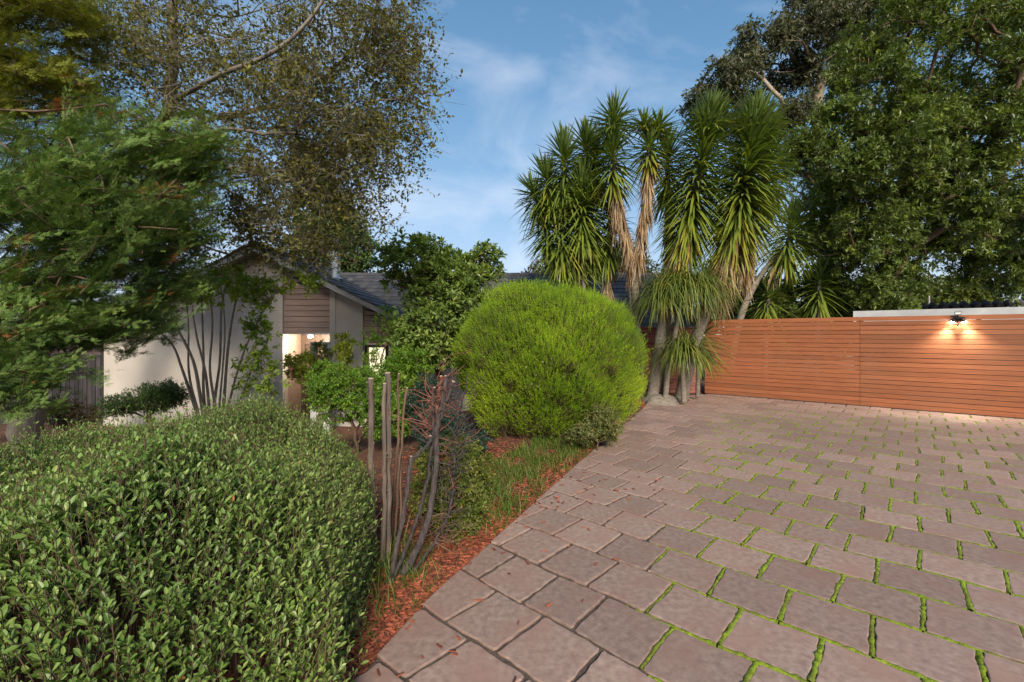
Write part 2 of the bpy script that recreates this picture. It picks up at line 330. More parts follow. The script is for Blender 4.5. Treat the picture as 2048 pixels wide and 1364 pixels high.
for r in range(len(vlines)-1):
    v0, v1 = vlines[r], vlines[r+1]; off = .012 + (PL/2 if (r-i0) % 2 else 0) + rng.uniform(-.02, .02)
    us = off + PL*np.arange(-22, 24) + rng.uniform(-.014, .014, 46)
    for u0, u1 in zip(us[:-1], us[1:]):
        c = U*(u0+u1)/2 + Vv*(v0+v1)/2
        if c[1] < .55 or c[0] > 1.25*c[1] + 1.5 or c[0] > 11: continue
        if (c - F0) @ FN < -.35: continue
        de = float(edge_d(c[0], c[1]))
        if de > .30: continue
        joints.append((u0, v0, v1, u0, u1, de, c))
        hj = .0065; w, h = (u1-u0)/2, (v1-v0)/2
        k = 7; rc = .026
        pl = []
        for (sx, sy), (tx, ty) in (((-1,-1),(1,-1)), ((1,-1),(1,1)), ((1,1),(-1,1)), ((-1,1),(-1,-1))):
            a = np.array([sx*(w-hj), sy*(h-hj)]); b = np.array([tx*(w-hj), ty*(h-hj)]); L = np.linalg.norm(b-a); e = (b-a)/L; nrm = np.array([-e[1], e[0]])
            ph, am = rng.uniform(0, 6.28, 2), rng.uniform(.002, .0085, 2)
            for q in range(k):
                s_ = rc/L + (1-2*rc/L)*q/(k-1)
                ins = .5*(am[0]*(1+math.sin(ph[0]+s_*9)) + am[1]*(1+math.sin(ph[1]+s_*19))) + (.006 if q in (0, k-1) else 0)*0
                pl.append(tuple(a + e*L*s_ + nrm*ins))
            cc = b + (-e)*rc*.29 + nrm*rc*.29
            pl.append(tuple(cc))
        pl = [tuple(warp(U*(p[0]+(u0+u1)/2) + Vv*(p[1]+(v0+v1)/2))) for p in pl]
        if de > -.40:
            for a, b in zip(EDGE[1:-2], EDGE[2:-1]):
                m_ = (a+b)/2; e = unit(b-a)
                if -.28 < (c-a) @ e and (c-b) @ e < .28: pl = clip(pl, a - np.array([-e[1], e[0]])*.004, np.array([e[1], -e[0]]))
                if len(pl) < 3: break
        if len(pl) < 5: continue
        if c[1] > 6: pl = clip(pl, F0 - FN*.25, FN)
        if len(pl) < 5: continue
        P = np.array(pl); ar = .5*abs(np.sum(P[:, 0]*np.roll(P[:, 1], -1) - P[:, 1]*np.roll(P[:, 0], -1)))
        if ar < .006: continue
        P = P if np.sum(P[:, 0]*np.roll(P[:, 1], -1) - P[:, 1]*np.roll(P[:, 0], -1)) > 0 else P[::-1]
        pavers.append((c, P, ar))
mb_far = MB()
def paver_geo(mb, c, P):
    cen = P.mean(0); n = len(P); z0 = rng.uniform(-.004, .002); tl = rng.normal(0, .004, 2); tn = rng.uniform(0, 1)
    dv = P - cen; ln = np.linalg.norm(dv, axis=1, keepdims=True)
    in1 = cen + dv*(1 - .004/ln); in2 = cen + dv*(1 - .013/ln)
    zz = lambda Q: z0 + (Q-cen) @ tl
    rings = [np.c_[P, np.full(n, -.034)], np.c_[P, zz(P)-.0028], np.c_[in1, zz(in1)-.0005], np.c_[in2, zz(in2)]]
    q = []
    for r_ in range(3):
        for i in range(n): j = (i+1) % n; q.append((r_*n+i, r_*n+j, (r_+1)*n+j, (r_+1)*n+i))
    mb.add(np.concatenate(rings), q, N=[list(range(3*n, 4*n))], tint=tn)
vis = lambda c: 1/(c[1]**2) if (c[1] > 1.4 and abs(c[0]) < 1.2*c[1]) else 0
pavers.sort(key=lambda t: -vis(t[0])*t[2])
for i, (c, P, ar) in enumerate(pavers):
    if i < 300:
        m1 = MB(); paver_geo(m1, c, P); o = m1.build('paver', M['paver'], drive, loc=(c[0], c[1], 0))
    else: paver_geo(mb_far, c, P)
if mb_far.n: tag(mb_far.build('distant_paver_field', M['paver'], drive), kind='stuff')

# moss cushions growing in the joints
nzx = rng.uniform(0, 6.28, 6)
def mossy(x, y):
    d = -edge_d(x, y)
    n = .42 + .28*np.sin(1.3*x+nzx[0])*np.sin(1.1*y+nzx[1]) + .22*np.sin(3.1*x+1.7*y+nzx[2]) + .22*np.sin(7*x-5*y+nzx[3]) + .25*np.sin(19*x+3*y+nzx[4])*np.sin(17*y-4*x+nzx[5])
    m = sstep((d-.75)/.9) * sstep((y-1.25)/.6) * (1-.62*sstep((y-7.4)/2.2)) * (1-.45*sstep((x-.8*y-1.3)/1.6))
    return m*(.84+.58*n)
mb = MB()
def moss_line(a, b, wid):
    L = np.linalg.norm(b-a); n = max(3, int(L/.02)); t = np.linspace(0.01, .99, n); p = warp(a + (b-a)*t[:, None])
    m = mossy(p[:, 0], p[:, 1]) + rng.normal(0, .10, n); e = unit(b-a); nr = np.array([-e[1], e[0]])
    on = m > .37
    p = p + nr*rng.normal(0, .0022, (n, 1))
    hh = np.clip((m-.38)*1.3, 0, 1)
    for i in range(n-1):
        if not (on[i] and on[i+1]): continue
    W_ = wid*(.55+.5*hh)*rng.uniform(.8, 1.2, n)
    z = -.009 + .010*hh*rng.uniform(.75, 1.3, n)
    off = np.array([-1, -.55, 0, .55, 1]); zz = np.array([-.75, .75, 1, .75, -.75])
    V = np.empty((n, 5, 3))
    for k in range(5):
        q = p + nr*(W_*off[k]*.5)[:, None]; V[:, k, :2] = q
        V[:, k, 2] = np.where(k in (0, 4), -.014, z - (.002 if k in (1, 3) else 0) + rng.normal(0, .0018, n))
    Q = []
    for i in range(n-1):
        if on[i] and on[i+1]:
            for k in range(4): Q.append((i*5+k, i*5+k+1, (i+1)*5+k+1, (i+1)*5+k))
    if Q: mb.add(V, np.array(Q)[:, ::-1], tint=rng.uniform(0, 1))
for (u, v0, v1, u0, u1, de, c) in joints:
    if not (1.2 < c[1] < 9.2 and abs(c[0]) < 1.3*c[1]): continue
    moss_line(U*u + Vv*(v0+.008), U*u + Vv*(v1-.008), .036)
    moss_line(U*u0 + Vv*v0, U*u1 + Vv*v0, .030)
moss = mb.build('moss', M['moss'], smooth=True); tag(moss, 'bright green moss growing in the driveway paver joints', 'moss', kind='stuff')

# red bark mulch chips
def scatter_garden(n, fn):
    out = []
    while len(out) < n:
        p = fn(4000); d = edge_d(p[:, 0], p[:, 1]); out += list(p[d > 0.01])
    return np.array(out[:n])
def along_edge(n, lo=.9, hi=9.4, wmax=.5, pw=1.3):
    i = rng.uniform(lo, hi, n); x = np.interp(i, EDGE[:, 1], EDGE[:, 0]); y = i
    d = wmax*rng.uniform(0, 1, n)**pw; return np.c_[x - .85*d, y + .52*d]
cp = np.concatenate([scatter_garden(5600, lambda n: along_edge(n, .9, 3.7, .55)), scatter_garden(2600, lambda n: along_edge(n, 3.0, 7.2, .35, 1.6)),
    scatter_garden(2600, lambda n: np.c_[rng.normal(-.1, .75, n), rng.normal(5.2, .6, n)]), scatter_garden(1600, lambda n: np.c_[rng.normal(-.9, .4, n), rng.normal(3.6, .5, n)]),
    scatter_garden(1300, lambda n: np.c_[rng.normal(2.85, .28, n), rng.normal(9.75, .22, n)]), scatter_garden(1500, lambda n: np.c_[rng.normal(-9.2, .9, n), rng.normal(9.6, .8, n)]),
    scatter_garden(1200, lambda n: np.c_[rng.normal(-5.6, 1.0, n), rng.normal(5.2, .6, n)])])
stray = along_edge(110, 1.2, 5, .5, 2); stray = np.c_[stray[:, 0] + 2.2*rng.uniform(0, 1, 110)**3*.5 + .25*rng.uniform(0, 1, 110), stray[:, 1] - rng.uniform(0, .1, 110)]
cp = np.concatenate([cp, stray]); nC = len(cp); dz = edge_d(cp[:, 0], cp[:, 1])
zc = np.where(dz > 0, gz(cp[:, 0], cp[:, 1]) + rng.uniform(.003, .028, nC), .008)
bx = [(-.5,-.5,-.5),(.5,-.5,-.5),(.5,.5,-.5),(-.5,.5,-.5),(-.5,-.35,.5),(.4,-.5,.5),(.5,.4,.5),(-.4,.5,.5)]
bq = [(4,5,6,7),(1,2,6,5),(3,0,4,7)]
yaw = rng.uniform(0, 6.28, nC); up = unit(np.c_[rng.normal(0, .28, nC), rng.normal(0, .28, nC), np.ones(nC)])
dirv = np.c_[np.cos(yaw), np.sin(yaw), np.zeros(nC)]
def frames(d, n):
    d = unit(d); z = unit(n - d*np.sum(n*d, 1, keepdims=True)); x = np.cross(d, z); return np.stack([x, d, z], 2)
mb = MB(); mb.inst(bx, bq, np.c_[cp, zc], frames(dirv, up), np.c_[rng.uniform(.006, .013, nC), rng.uniform(.02, .055, nC), rng.uniform(.003, .007, nC)], rng.uniform(0, 1, nC))
mulch = mb.build('bark_mulch', M['mulch']); tag(mulch, 'red bark mulch chips scattered along the driveway edge', 'mulch', kind='stuff')

# grass
def blades(P2, hmin, hmax, wid, lean=.45):
    n = len(P2); P = np.c_[P2, gz(P2[:, 0], P2[:, 1])-.005]; yaw = rng.uniform(0, 6.28, n)
    out = np.c_[np.cos(yaw), np.sin(yaw), np.zeros(n)]; d = unit(out*rng.uniform(.05, lean, (n, 1)) + np.array([0, 0, 1.]))
    side = np.c_[-np.sin(yaw), np.cos(yaw), np.zeros(n)]; L = rng.uniform(hmin, hmax, n)
    mb.ribbons(P, d, side, np.cross(side, d), L, np.full(n, wid), out*rng.uniform(.1, .6, (n, 1)) + np.array([0, 0, -.22]), [(0, .8), (.4, 1), (.75, .7), (1, .05)], .15, rng.uniform(0, 1, n)**1.2)
mb = MB()
gp = scatter_garden(7600, lambda n: along_edge(n, 3.3, 6.6, .85, .9)); gp = gp[np.sin(gp[:, 0]*9+1)*np.sin(gp[:, 1]*7) + rng.normal(0, .5, len(gp)) > -.25]
blades(gp, .05, .19, .006)
gp = scatter_garden(260, lambda n: np.c_[rng.normal(-.72, .12, n), rng.normal(2.75, .25, n)]); blades(gp, .08, .26, .006, .6)
gp = scatter_garden(900, lambda n: along_edge(n, 2.0, 4.2, .5, .8)); blades(gp[:420], .05, .16, .005, .6)
gr = mb.build('grass', M['grass']); tag(gr, 'patchy green grass between the round bush and the driveway', 'grass', kind='stuff')

# ------------------------------------------------------------------ house
HY = 11.0; HS = F_PX/HY
hx = lambda px: (px-1024)/HS
hz = lambda py: CAM_H - (py-HOR)/HS
PEAK = (hx(525), hz(492)); SL = .496
def rake(x): return PEAK[1] - SL*abs(x-PEAK[0])
house = thing('house', 'single-storey rendered house with a dark tiled gable roof and a lit front door', 'house', (-6.1, 11.2, -.8))
def prism(mb, poly, y0, y1, tint=.5):
    n = len(poly); V = [(x, y0, z) for x, z in poly] + [(x, y1, z) for x, z in poly]
    ar = sum(a[0]*b[1]-b[0]*a[1] for a, b in zip(poly, poly[1:]+poly[:1]))
    f = list(range(n)); q = [(i, (i+1) % n, n+(i+1) % n, n+i) for i in range(n)]
    if ar < 0: mb.add(V, [t[::1] for t in q], N=[f[::-1], [n+i for i in f]], tint=tint)
    else: mb.add(V, [t[::-1] for t in q], N=[f, [n+i for i in f][::-1]], tint=tint)
    return mb
xL, xD0, xD1, xP1, xR = -10.0, hx(566), hx(660), hx(726), -3.0
zs = rake
soff = .19
# left rendered wall, with thickness
mb = MB(); prism(mb, [(xL, -1.0), (xD0, -1.0), (xD0, zs(xD0)-soff), (PEAK[0], PEAK[1]-soff), (xL, zs(xL)-soff)], HY, HY+.24); wall = mb.build('wall', M['render'], house)
mb = MB(); mb.box((xL-.06, HY-.012, -1.0), (xL-.003, HY+.25, zs(xL)-soff-.05)); mb.build('corner_board', M['dark'], house)
mb = MB(); mb.box((xL, HY-.025, -1.0), (xD0-.11, HY-.003, -.50)); mb.build('plinth', M['trim'], wall)
# pilaster between the door and the window with its corner strips
mb = MB(); prism(mb, [(xD1+.14, -1.0), (xP1-.12, -1.0), (xP1-.12, zs(xP1-.12)-soff), (xD1+.14, zs(xD1+.14)-soff)], HY, HY+.24); mb.build('wall_panel', M['render'], house)
for a, b in ((xD1, xD1+.137), (xP1-.117, xP1)):
    mb = MB(); prism(mb, [(a, -1.0), (b, -1.0), (b, zs(b)-soff), (a, zs(a)-soff)], HY-.018, HY+.24); mb.build('corner_strip', M['trim'], house)
mb = MB(); prism(mb, [(xD0-.10, -1.0), (xD0-.003, -1.0), (xD0-.003, zs(xD0)-soff), (xD0-.10, zs(xD0-.10)-soff)], HY-.018, HY-.003); mb.build('corner_strip', M['trim'], house)
# horizontal cladding boards
bz = .138
def boards(x0, x1, zb, yf, first):
    z = zb; k = 0
    while True:
        zt0, zt1 = min(z+bz-.010, zs(x0)-soff), min(z+bz-.010, zs(x1)-soff)
        if max(zt0, zt1) - z < .02: break
        tn = rng.uniform(0, 1); z0_, z1_ = min(z, zt0), min(z, zt1)
        V = [(x0, yf-.012, z0_), (x1, yf-.012, z1_), (x1, yf+.002, max(zt1, z1_+.001)), (x0, yf+.002, max(zt0, z0_+.001))]
        if zt1 < z + .001:
            xc = x0 + (x1-x0)*max(.05, (zs(x0)-soff-z)/max(1e-6, (zs(x0)-zs(x1)))); V = [(x0, yf-.012, z), (xc, yf-.012, z), (xc-.001, yf+.002, z+.001), (x0, yf+.002, zt0)]
        B = [(x, y+.02, zz) for x, y, zz in V]
        m = MB(); m.add(V+B, [(0,1,2,3),(7,6,5,4),(0,4,5,1),(1,5,6,2),(2,6,7,3),(3,7,4,0)], tint=tn); m.build('cladding_board', M['clad'], house)
        z += bz; k += 1
        if z > 4: break
boards(xD0+.003, xD1-.003, hz(667)+.01, HY+.03, True)
boards(xP1+.003, xR, hz(687)+.01, HY+.03, True)
mb = MB(); prism(mb, [(xD0+.002, hz(667)+.012), (xD1-.002, hz(667)+.012), (xD1-.002, zs(xD1)-soff-.01), (xD0+.002, zs(xD0)-soff-.01)], HY+.055, HY+.2)
prism(mb, [(xP1+.002, hz(687)+.012), (xR, hz(687)+.012), (xR, zs(xR)-soff-.01), (xP1+.002, zs(xP1)-soff-.01)], HY+.055, HY+.2); mb.build('backing_wall', M['dark'], house)
# entry recess: soffit, side walls, back wall with door
mb = MB(); mb.box((xD0, HY+.02, hz(667)-.02), (xD1, HY+1.1, hz(667)+.008)); mb.build('porch_soffit', M['trim'], house)
mb = MB(); mb.box((xD0-.2, HY+.242, -1), (xD0-.002, HY+1.2, 1.6)); mb.box((xD1+.002, HY+.242, -1), (xD1+.2, HY+1.2, 1.6)); mb.build('porch_side', M['clad'], house)
dw0, dw1 = xD0+.10, xD0+1.0
mb = MB(); mb.box((xD0, HY+.95, hz(690)), (xD1, HY+1.1, hz(667)-.022)); mb.box((xD0, HY+.95, -1), (dw0, HY+1.1, hz(690)-.002)); mb.box((dw1, HY+.95, -1), (xD1, HY+1.1, hz(690)-.002)); mb.build('door_frame', M['door'], house)
mb = MB(); mb.box((dw0+.005, HY+1.0, -.85), (dw1-.005, HY+1.06, hz(690)-.006)); door = mb.build('door', M['door'], house)
for z0_ in (-.7, -.1, .5):
    for x0_ in (dw0+.12, dw0+.52):
        m = MB(); m.box((x0_, HY+.985, z0_), (x0_+.28, HY+.998, z0_+.48)); m.build('door_panel', M['door'], door)
m = MB(); m.tube([(dw0+.09, HY+.995, .15), (dw0+.09, HY+.94, .15), (dw0+.18, HY+.94, .15)], .012, 8); m.build('handle', M['steel'], door)
mb = MB(); mb.box((xD0-.3, HY-.5, -.95), (xD1+.3, HY+1.0, -.86)); mb.build('doorstep', M['render'], house)
# window with its frame, pane and lit blind
wz1, wz0 = hz(690), -.35; wx0, wx1 = xP1+.03, xR-.05
win = MB().box((wx0, HY+.02, wz1-.06), (wx1, HY+.10, wz1)).box((wx0, HY+.02, wz0), (wx1, HY+.10, wz0+.06)).box((wx0, HY+.021, wz0+.06), (wx0+.07, HY+.099, wz1-.06)).box((wx1-.06, HY+.021, wz0+.06), (wx1, HY+.099, wz1-.06)).build('window', M['dark'], house)
MB().box((wx0+.07, HY+.055, wz0+.06), (wx1-.06, HY+.061, wz1-.06)).build('pane', M['glass'], win)
mb = MB(); z = wz0+.07
while z < wz1-.08:
    mb.obox(((wx0+wx1)/2+.005, HY+.14, z+.02), ((wx1-wx0)/2-.075, 0, 0), (0, .010, .022), (0, .0015, -.0007)); z += .046
tag(mb.build('blind', M['blind'], win), kind='stuff')
MB().box((xP1+.002, HY+.02, -1), (wx1+.25, HY+.2, wz0-.002)).build('wall_below_window', M['render'], house)
MB().box((xR+.003, HY+.0, -1), (xR+.2, HY+.22, zs(xR)-soff-.08)).build('end_wall', M['render'], house)
# side walls and rear wing walls
MB().box((xL, HY+.242, -1), (xL+.2, 18, zs(xL)-.25)).build('side_wall', M['render'], house)
MB().box((xR+.203, 12.35, -1), (5.2, 12.55, 1.70)).build('rear_wing_wall', M['render'], house)
MB().box((5.0, 12.553, -1), (5.2, 18.5, 1.70)).build('rear_wing_end_wall', M['render'], house)
# barge boards, tile courses
yf = HY-.42
def slope_pts(side, x_in, x_out, up, dn):
    f = lambda x: PEAK[1] - SL*abs(x-PEAK[0])
    return [(x_in, f(x_in)-dn), (x_out, f(x_out)-dn), (x_out, f(x_out)+up), (x_in, f(x_in)+up)]
for side, xo in ((1, -2.62), (-1, -10.45)):
    mb = MB(); prism(mb, slope_pts(side, PEAK[0]+side*.004, xo, -.035, .19), yf, yf+.03); mb.build('barge_board', M['barge'], house)
    mb = MB(); prism(mb, slope_pts(side, PEAK[0]+side*.004, xo, -.06, .085), yf+.032, 17.8); mb.build('roof_deck', M['trim'], house)
def tile_course(a, along, n, down, nrm, wid, lens, parent, name='tile_course'):
    m = MB()
    for i in range(n):
        c = a + along*(i+.5)*wid + down*lens/2 + nrm*(.018 + rng.normal(0, .003)); tilt = nrm*.011
        m.obox(c, along*(wid/2-.004), down*(lens/2+.03) - tilt*0 + nrm*-.0 + tilt, nrm*.011, tint=np.repeat(rng.uniform(0, 1), 8))
    return tag(m.build(name, M['tile'], parent), kind='stuff')
cs = 1/math.hypot(1, SL)
for side, L in ((1, 3.95), (-1, 4.86)):
    down = np.array([side*cs, 0, -SL*cs]); nrm = np.array([side*SL*cs, 0, cs]); along = np.array([0, 1., 0])
    k = 0
    while k*.32 < L-.1:
        a = np.array([PEAK[0], yf-.05, PEAK[1]-.052]) + down*(k*.32) + nrm*.0
        tile_course(a, along, 22, down, nrm, .333, .32, house); k += 1
m = MB(); 
for i in range(18): m.tube([(PEAK[0], yf-.06+i*.4, PEAK[1]-.03), (PEAK[0], yf-.06+i*.4+.415, PEAK[1]-.02)], .085, 8, tint=rng.uniform(0, 1))
tag(m.build('ridge_cap', M['tile'], house), kind='stuff')
RY, RZ, S2 = 15.5, CAM_H+121*15.5/F_PX, .515; c2 = 1/math.hypot(1, S2)
down = np.array([0, -c2, -S2*c2]); nrm = np.array([0, -S2*c2, c2]); k = 0
while k*.32 < 4.15:
    xa = -6.0 + k*.0
    tile_course(np.array([xa, RY, RZ-.05]) + down*(k*.32), np.array([1., 0, 0]), 34, down, nrm, .333, .32, house); k += 1
mb = MB(); e_ = np.array([0, RY, RZ-.07]); f_ = e_ + down*4.1
mb.add([(-6, e_[1], e_[2]), (5.3, e_[1], e_[2]), (5.3, f_[1], f_[2]), (-6, f_[1], f_[2]), (-6, e_[1], e_[2]-.06), (5.3, e_[1], e_[2]-.06), (5.3, f_[1], f_[2]-.06), (-6, f_[1], f_[2]-.06)], [(0,3,2,1),(4,5,6,7),(0,1,5,4),(1,2,6,5),(2,3,7,6),(3,0,4,7)])
mb.add([(-6, e_[1]+.01, e_[2]), (5.3, e_[1]+.01, e_[2]), (5.3, e_[1]+3.5, e_[2]-1.8), (-6, e_[1]+3.5, e_[2]-1.8)], [(0,1,2,3)])
mb.build('roof_deck', M['dark'], house)
m = MB()
for i in range(29): m.tube([(-6+i*.39, RY, RZ-.035), (-6+i*.39+.405, RY, RZ-.025)], .075, 8, tint=rng.uniform(0, 1))
tag(m.build('ridge_cap', M['tile'], house), kind='stuff')
MB().box((xR+.25, f_[1]-.1, f_[2]-.13), (5.3, f_[1]-.01, f_[2]-.02)).build('gutter', M['dark'], house)
fl = np.array([-4.93, 12.5, 3.0])
MB().tube([fl, fl+(0, 0, .55), fl+(0, 0, .56), fl+(0, 0, .80)], [.135, .135, .14, .14], 20).build('flue', M['steel'], house, smooth=False)
MB().tube([fl+(0, 0, .04), fl+(0, 0, .10)], [.24, .15], 20).build('flashing', M['steel'], house)

# porch ceiling lamp
pl = at(621, 673, HY+.35)
lamp = thing('porch_lamp', 'small bright round lamp glowing under the porch ceiling above the door', 'lamp', (pl[0], pl[1], hz(667)-.03))
mb = MB(); mb.tube([(pl[0], pl[1], hz(667)-.021), (pl[0], pl[1], hz(667)-.05)], [.07, .065], 16); mb.build('lamp_base', M['white'], lamp)
mb = MB(); mb.tube([(pl[0], pl[1], hz(667)-.05+q) for q in (0, -.02, -.045, -.06)], [.05, .06, .045, .012], 14); mb.build('globe', M['bulb'], lamp, smooth=True)
ld = bpy.data.lights.new('porch_light', 'POINT'); ld.energy = 22; ld.color = (1, .88, .68); ld.shadow_soft_size = .05
lo = bpy.data.objects.new('porch_light', ld); S.collection.objects.link(lo); lo.parent = lamp; lo.location = (0, -.02, -.16)

# white trellis by the door
tp = [at(628, 669, 10.1), at(654, 669, 10.1)]
trel = thing('garden_trellis', 'white painted trellis with two posts under a climber beside the door', 'trellis', (tp[0][0], 10.1, -.75))
for p in tp:
    mb = MB(); mb.box((p[0]-.062, p[1]-.05, -.78), (p[0]+.062, p[1]+.05, 1.30)); mb.box((p[0]-.075, p[1]-.062, 1.30), (p[0]+.075, p[1]+.062, 1.33)); mb.build('post', M['white'], trel)
for z in (-.3, .1, .5, .9):
    MB().box((tp[0][0]+.062, 10.08, z), (tp[1][0]-.062, 10.12, z+.04)).build('rung', M['white'], trel)

# ------------------------------------------------------------------ slatted gate and fence
TOPZ, PITCH, SLH = 1.866, .0930, .0835
def slat_run(name, label, s0, s1, parts_cat, z_bot0, z_bot1):
    base = F0 + FD*s0
    th = thing(name, label, parts_cat, (base[0], base[1], 0))
    n = 20
    for i in range(n):
        z = TOPZ - i*PITCH - SLH/2
        c = F0 + FD*(s0+s1)/2; m = MB()
        sag = rng.normal(0, .0012)
        m.obox((c[0], c[1], z+sag), (*(FD*(s1-s0)/2), rng.normal(0, .0015)), (*(FN*.010), 0), (0, 0, SLH/2), tint=rng.uniform(0, 1)); m.build('slat', M['slat'], th)
    k = max(2, int(round((s1-s0)/1.5))+1)
    for q in np.linspace(s0+.026, s1-.026, k):
        c = F0 + FD*q - FN*.042; m = MB(); m.obox((c[0], c[1], TOPZ/2-.01), (*(FD*.03), 0), (*(FN*.03), 0), (0, 0, TOPZ/2-.02)); m.build('post', M['post'], th)
    return th
s_split = float(np.linalg.norm(np.array([7.305, 9.426])-F0))
slat_run('slatted_gate', 'left leaf of the orange brown slatted timber gate, next to the yuccas', 0.0, s_split-.003, 'gate', 0, 0)
slat_run('slatted_fence', 'orange brown slatted timber screen carrying the twin floodlight', s_split+.003, s_split+5.2, 'fence', 0, 0)

# twin floodlight on the slats
sl = float(np.linalg.norm(np.array([8.44, 8.506])-F0)); lp = F0 + FD*sl
fld = thing('floodlight', 'black twin spotlight glowing at the top of the slatted screen', 'floodlight', (lp[0], lp[1], 1.8))
P3 = lambda s_, out, z: np.array([*(F0 + FD*(sl+s_) + FN*out), z])
FD3, FN3 = np.array([*FD, 0]), np.array([*FN, 0])
m = MB(); m.obox(P3(0, .022, 1.80), FD3*.045, FN3*.0115, (0, 0, .04)); m.obox(P3(.02, .055, 1.815), FD3*.07, FN3*.02, (0, 0, .014)); m.build('mount', M['black'], fld)
m = MB(); m.obox(P3(0, .05, 1.90), FD3*.045, FN3*.012, (0, 0, .030)); mo = m.build('sensor_head', M['black'], fld)
m = MB(); m.obox(P3(0, .0635, 1.90), FD3*.038, FN3*.0012, (0, 0, .018)); m.build('lens', M['white'], mo)
m = MB(); m.tube([P3(0, .05, 1.86), P3(0, .05, 1.66)], [.013, .011], 8); m.build('arm', M['black'], fld)
for sg in (-1, 1):
    ax = unit(np.array([*(FD*sg*.34 + FN*.10), -1.0])); c0 = P3(sg*.075, .085, 1.745)
    m = MB(); m.tube([c0-ax*.05, c0-ax*.045, c0+ax*.01], [.014, .030, .036], 14); h = m.build('lamp_head', M['black'], fld)
    m = MB(); m.tube([c0+ax*.011, c0+ax*.024], [.034, .022], 14); m.build('bulb', M['led'], h, smooth=True)
    ld = bpy.data.lights.new('flood_beam', 'SPOT'); ld.energy = 50; ld.color = (1, .93, .80); ld.spot_size = math.radians(88); ld.spot_blend = 1.0; ld.shadow_soft_size = .03
    lo = bpy.data.objects.new('flood_beam', ld); S.collection.objects.link(lo); lo.parent = fld
    q = c0 + ax*.045; lo.location = Vector(q - np.array(fld.location)); lo.rotation_euler = Vector(-ax).to_track_quat('Z', 'Y').to_euler()

# red brick wall behind the yuccas
bw = thing('brick_wall', 'low red brick wall behind the yucca trunks left of the gate', 'wall', (3.6, 11.62, -.1))
MB().box((2.05, 11.60, -.2), (4.86, 11.72, 1.64)).build('mortar', M['mortar'], bw)
bmesh0 = None
for r in range(21):
    x = 2.05 - (.12 if r % 2 else 0)
    while x < 4.80:
        a, b = max(x, 2.05), min(x+.228, 4.86)
        if b-a > .05:
            m = MB(); m.box((a, 11.592, -.12+r*.0845), (b, 11.66, -.12+r*.0845+.074), tint=rng.uniform(0, 1)); m.build('brick', M['brick'], bw)
        x += .238
MB().box((2.05, 11.59, 1.655), (4.86, 11.73, 1.70)).build('coping', M['brick'], bw)

# carport behind the slatted screen, neighbour's tiled parapet, pole
ca = np.array([8.36, 11.0]); cb = ca + FD*6
cp_ = thing('carport', 'pale flat carport roof rising just behind the slatted screen', 'carport', (ca[0], ca[1], 0))
zc0 = 2.07
m = MB(); c = (ca+cb)/2; m.obox((c[0], c[1], zc0-.17), (*(FD*3), 0), (*(FN*.02), 0), (0, 0, .17)); m.build('fascia', M['shed'], cp_)
m = MB(); c2_ = c - FN*2.03; m.obox((c2_[0], c2_[1], zc0-.04), (*(FD*3), 0), (*(FN*2.0), 0), (0, 0, .03)); m.build('roof_sheet', M['shed'], cp_)
for s_ in (.15, 5.8):
    p = ca + FD*s_ - FN*.15; m = MB(); m.obox((p[0], p[1], .87), (*(FD*.045), 0), (*(FN*.045), 0), (0, 0, .90)); m.build('post', M['shed'], cp_)
na = np.array([11.9, 14.6]); nd = unit(np.array([1.0, -.42])); nn = np.array([nd[1], -nd[0]])
nb_ = thing('boundary_wall', 'dark wall capped with rounded tiles beyond the carport', 'wall', (na[0], na[1], 0))
c = na + nd*3.5; m = MB(); m.obox((c[0], c[1], 1.1), (*(nd*3.5), 0), (*(nn*.1), 0), (0, 0, 1.2)); m.build('wall', M['dark'], nb_)
for i in range(28):
    p = na + nd*(.125+i*.25); m = MB(); m.tube([(*(p+nn*.22), 2.30+i*.004), (*p, 2.42+i*.004), (*(p-nn*.22), 2.30+i*.004)], .085, 8, tint=rng.uniform(0, 1)); m.build('cap_tile', M['tile'], nb_)
pp = at(1858, 600, 15.5); m = MB(); m.tube([(pp[0], pp[1], 0), (pp[0], pp[1], 3.6)], [.035, .03], 8); pole = m.build('pole', M['cane']); tag(pole, 'thin pale metal pole standing beyond the carport', 'pole')

# dark paling fence on the far left
pf = thing('paling_fence', 'weathered dark paling fence in shade left of the house wall', 'fence', (-10.1, 11.35, -.9))
x = -10.08; 
while x > -16.2:
    w_ = .098; h_ = .98 + rng.normal(0, .012); ti = rng.uniform(0, 1)
    m = MB(); m.obox((x-w_/2, 11.35 + rng.normal(0, .004), (h_-1.0)/2), (w_/2, 0, 0), (0, .009, 0), (0, 0, (h_+1.0)/2), tint=ti); m.build('paling', M['paling'], pf); x -= w_+.012
for z in (-.6, .6):
    MB().box((-16.2, 11.365, z), (-10.08, 11.41, z+.08)).build('rail', M['paling'], pf)

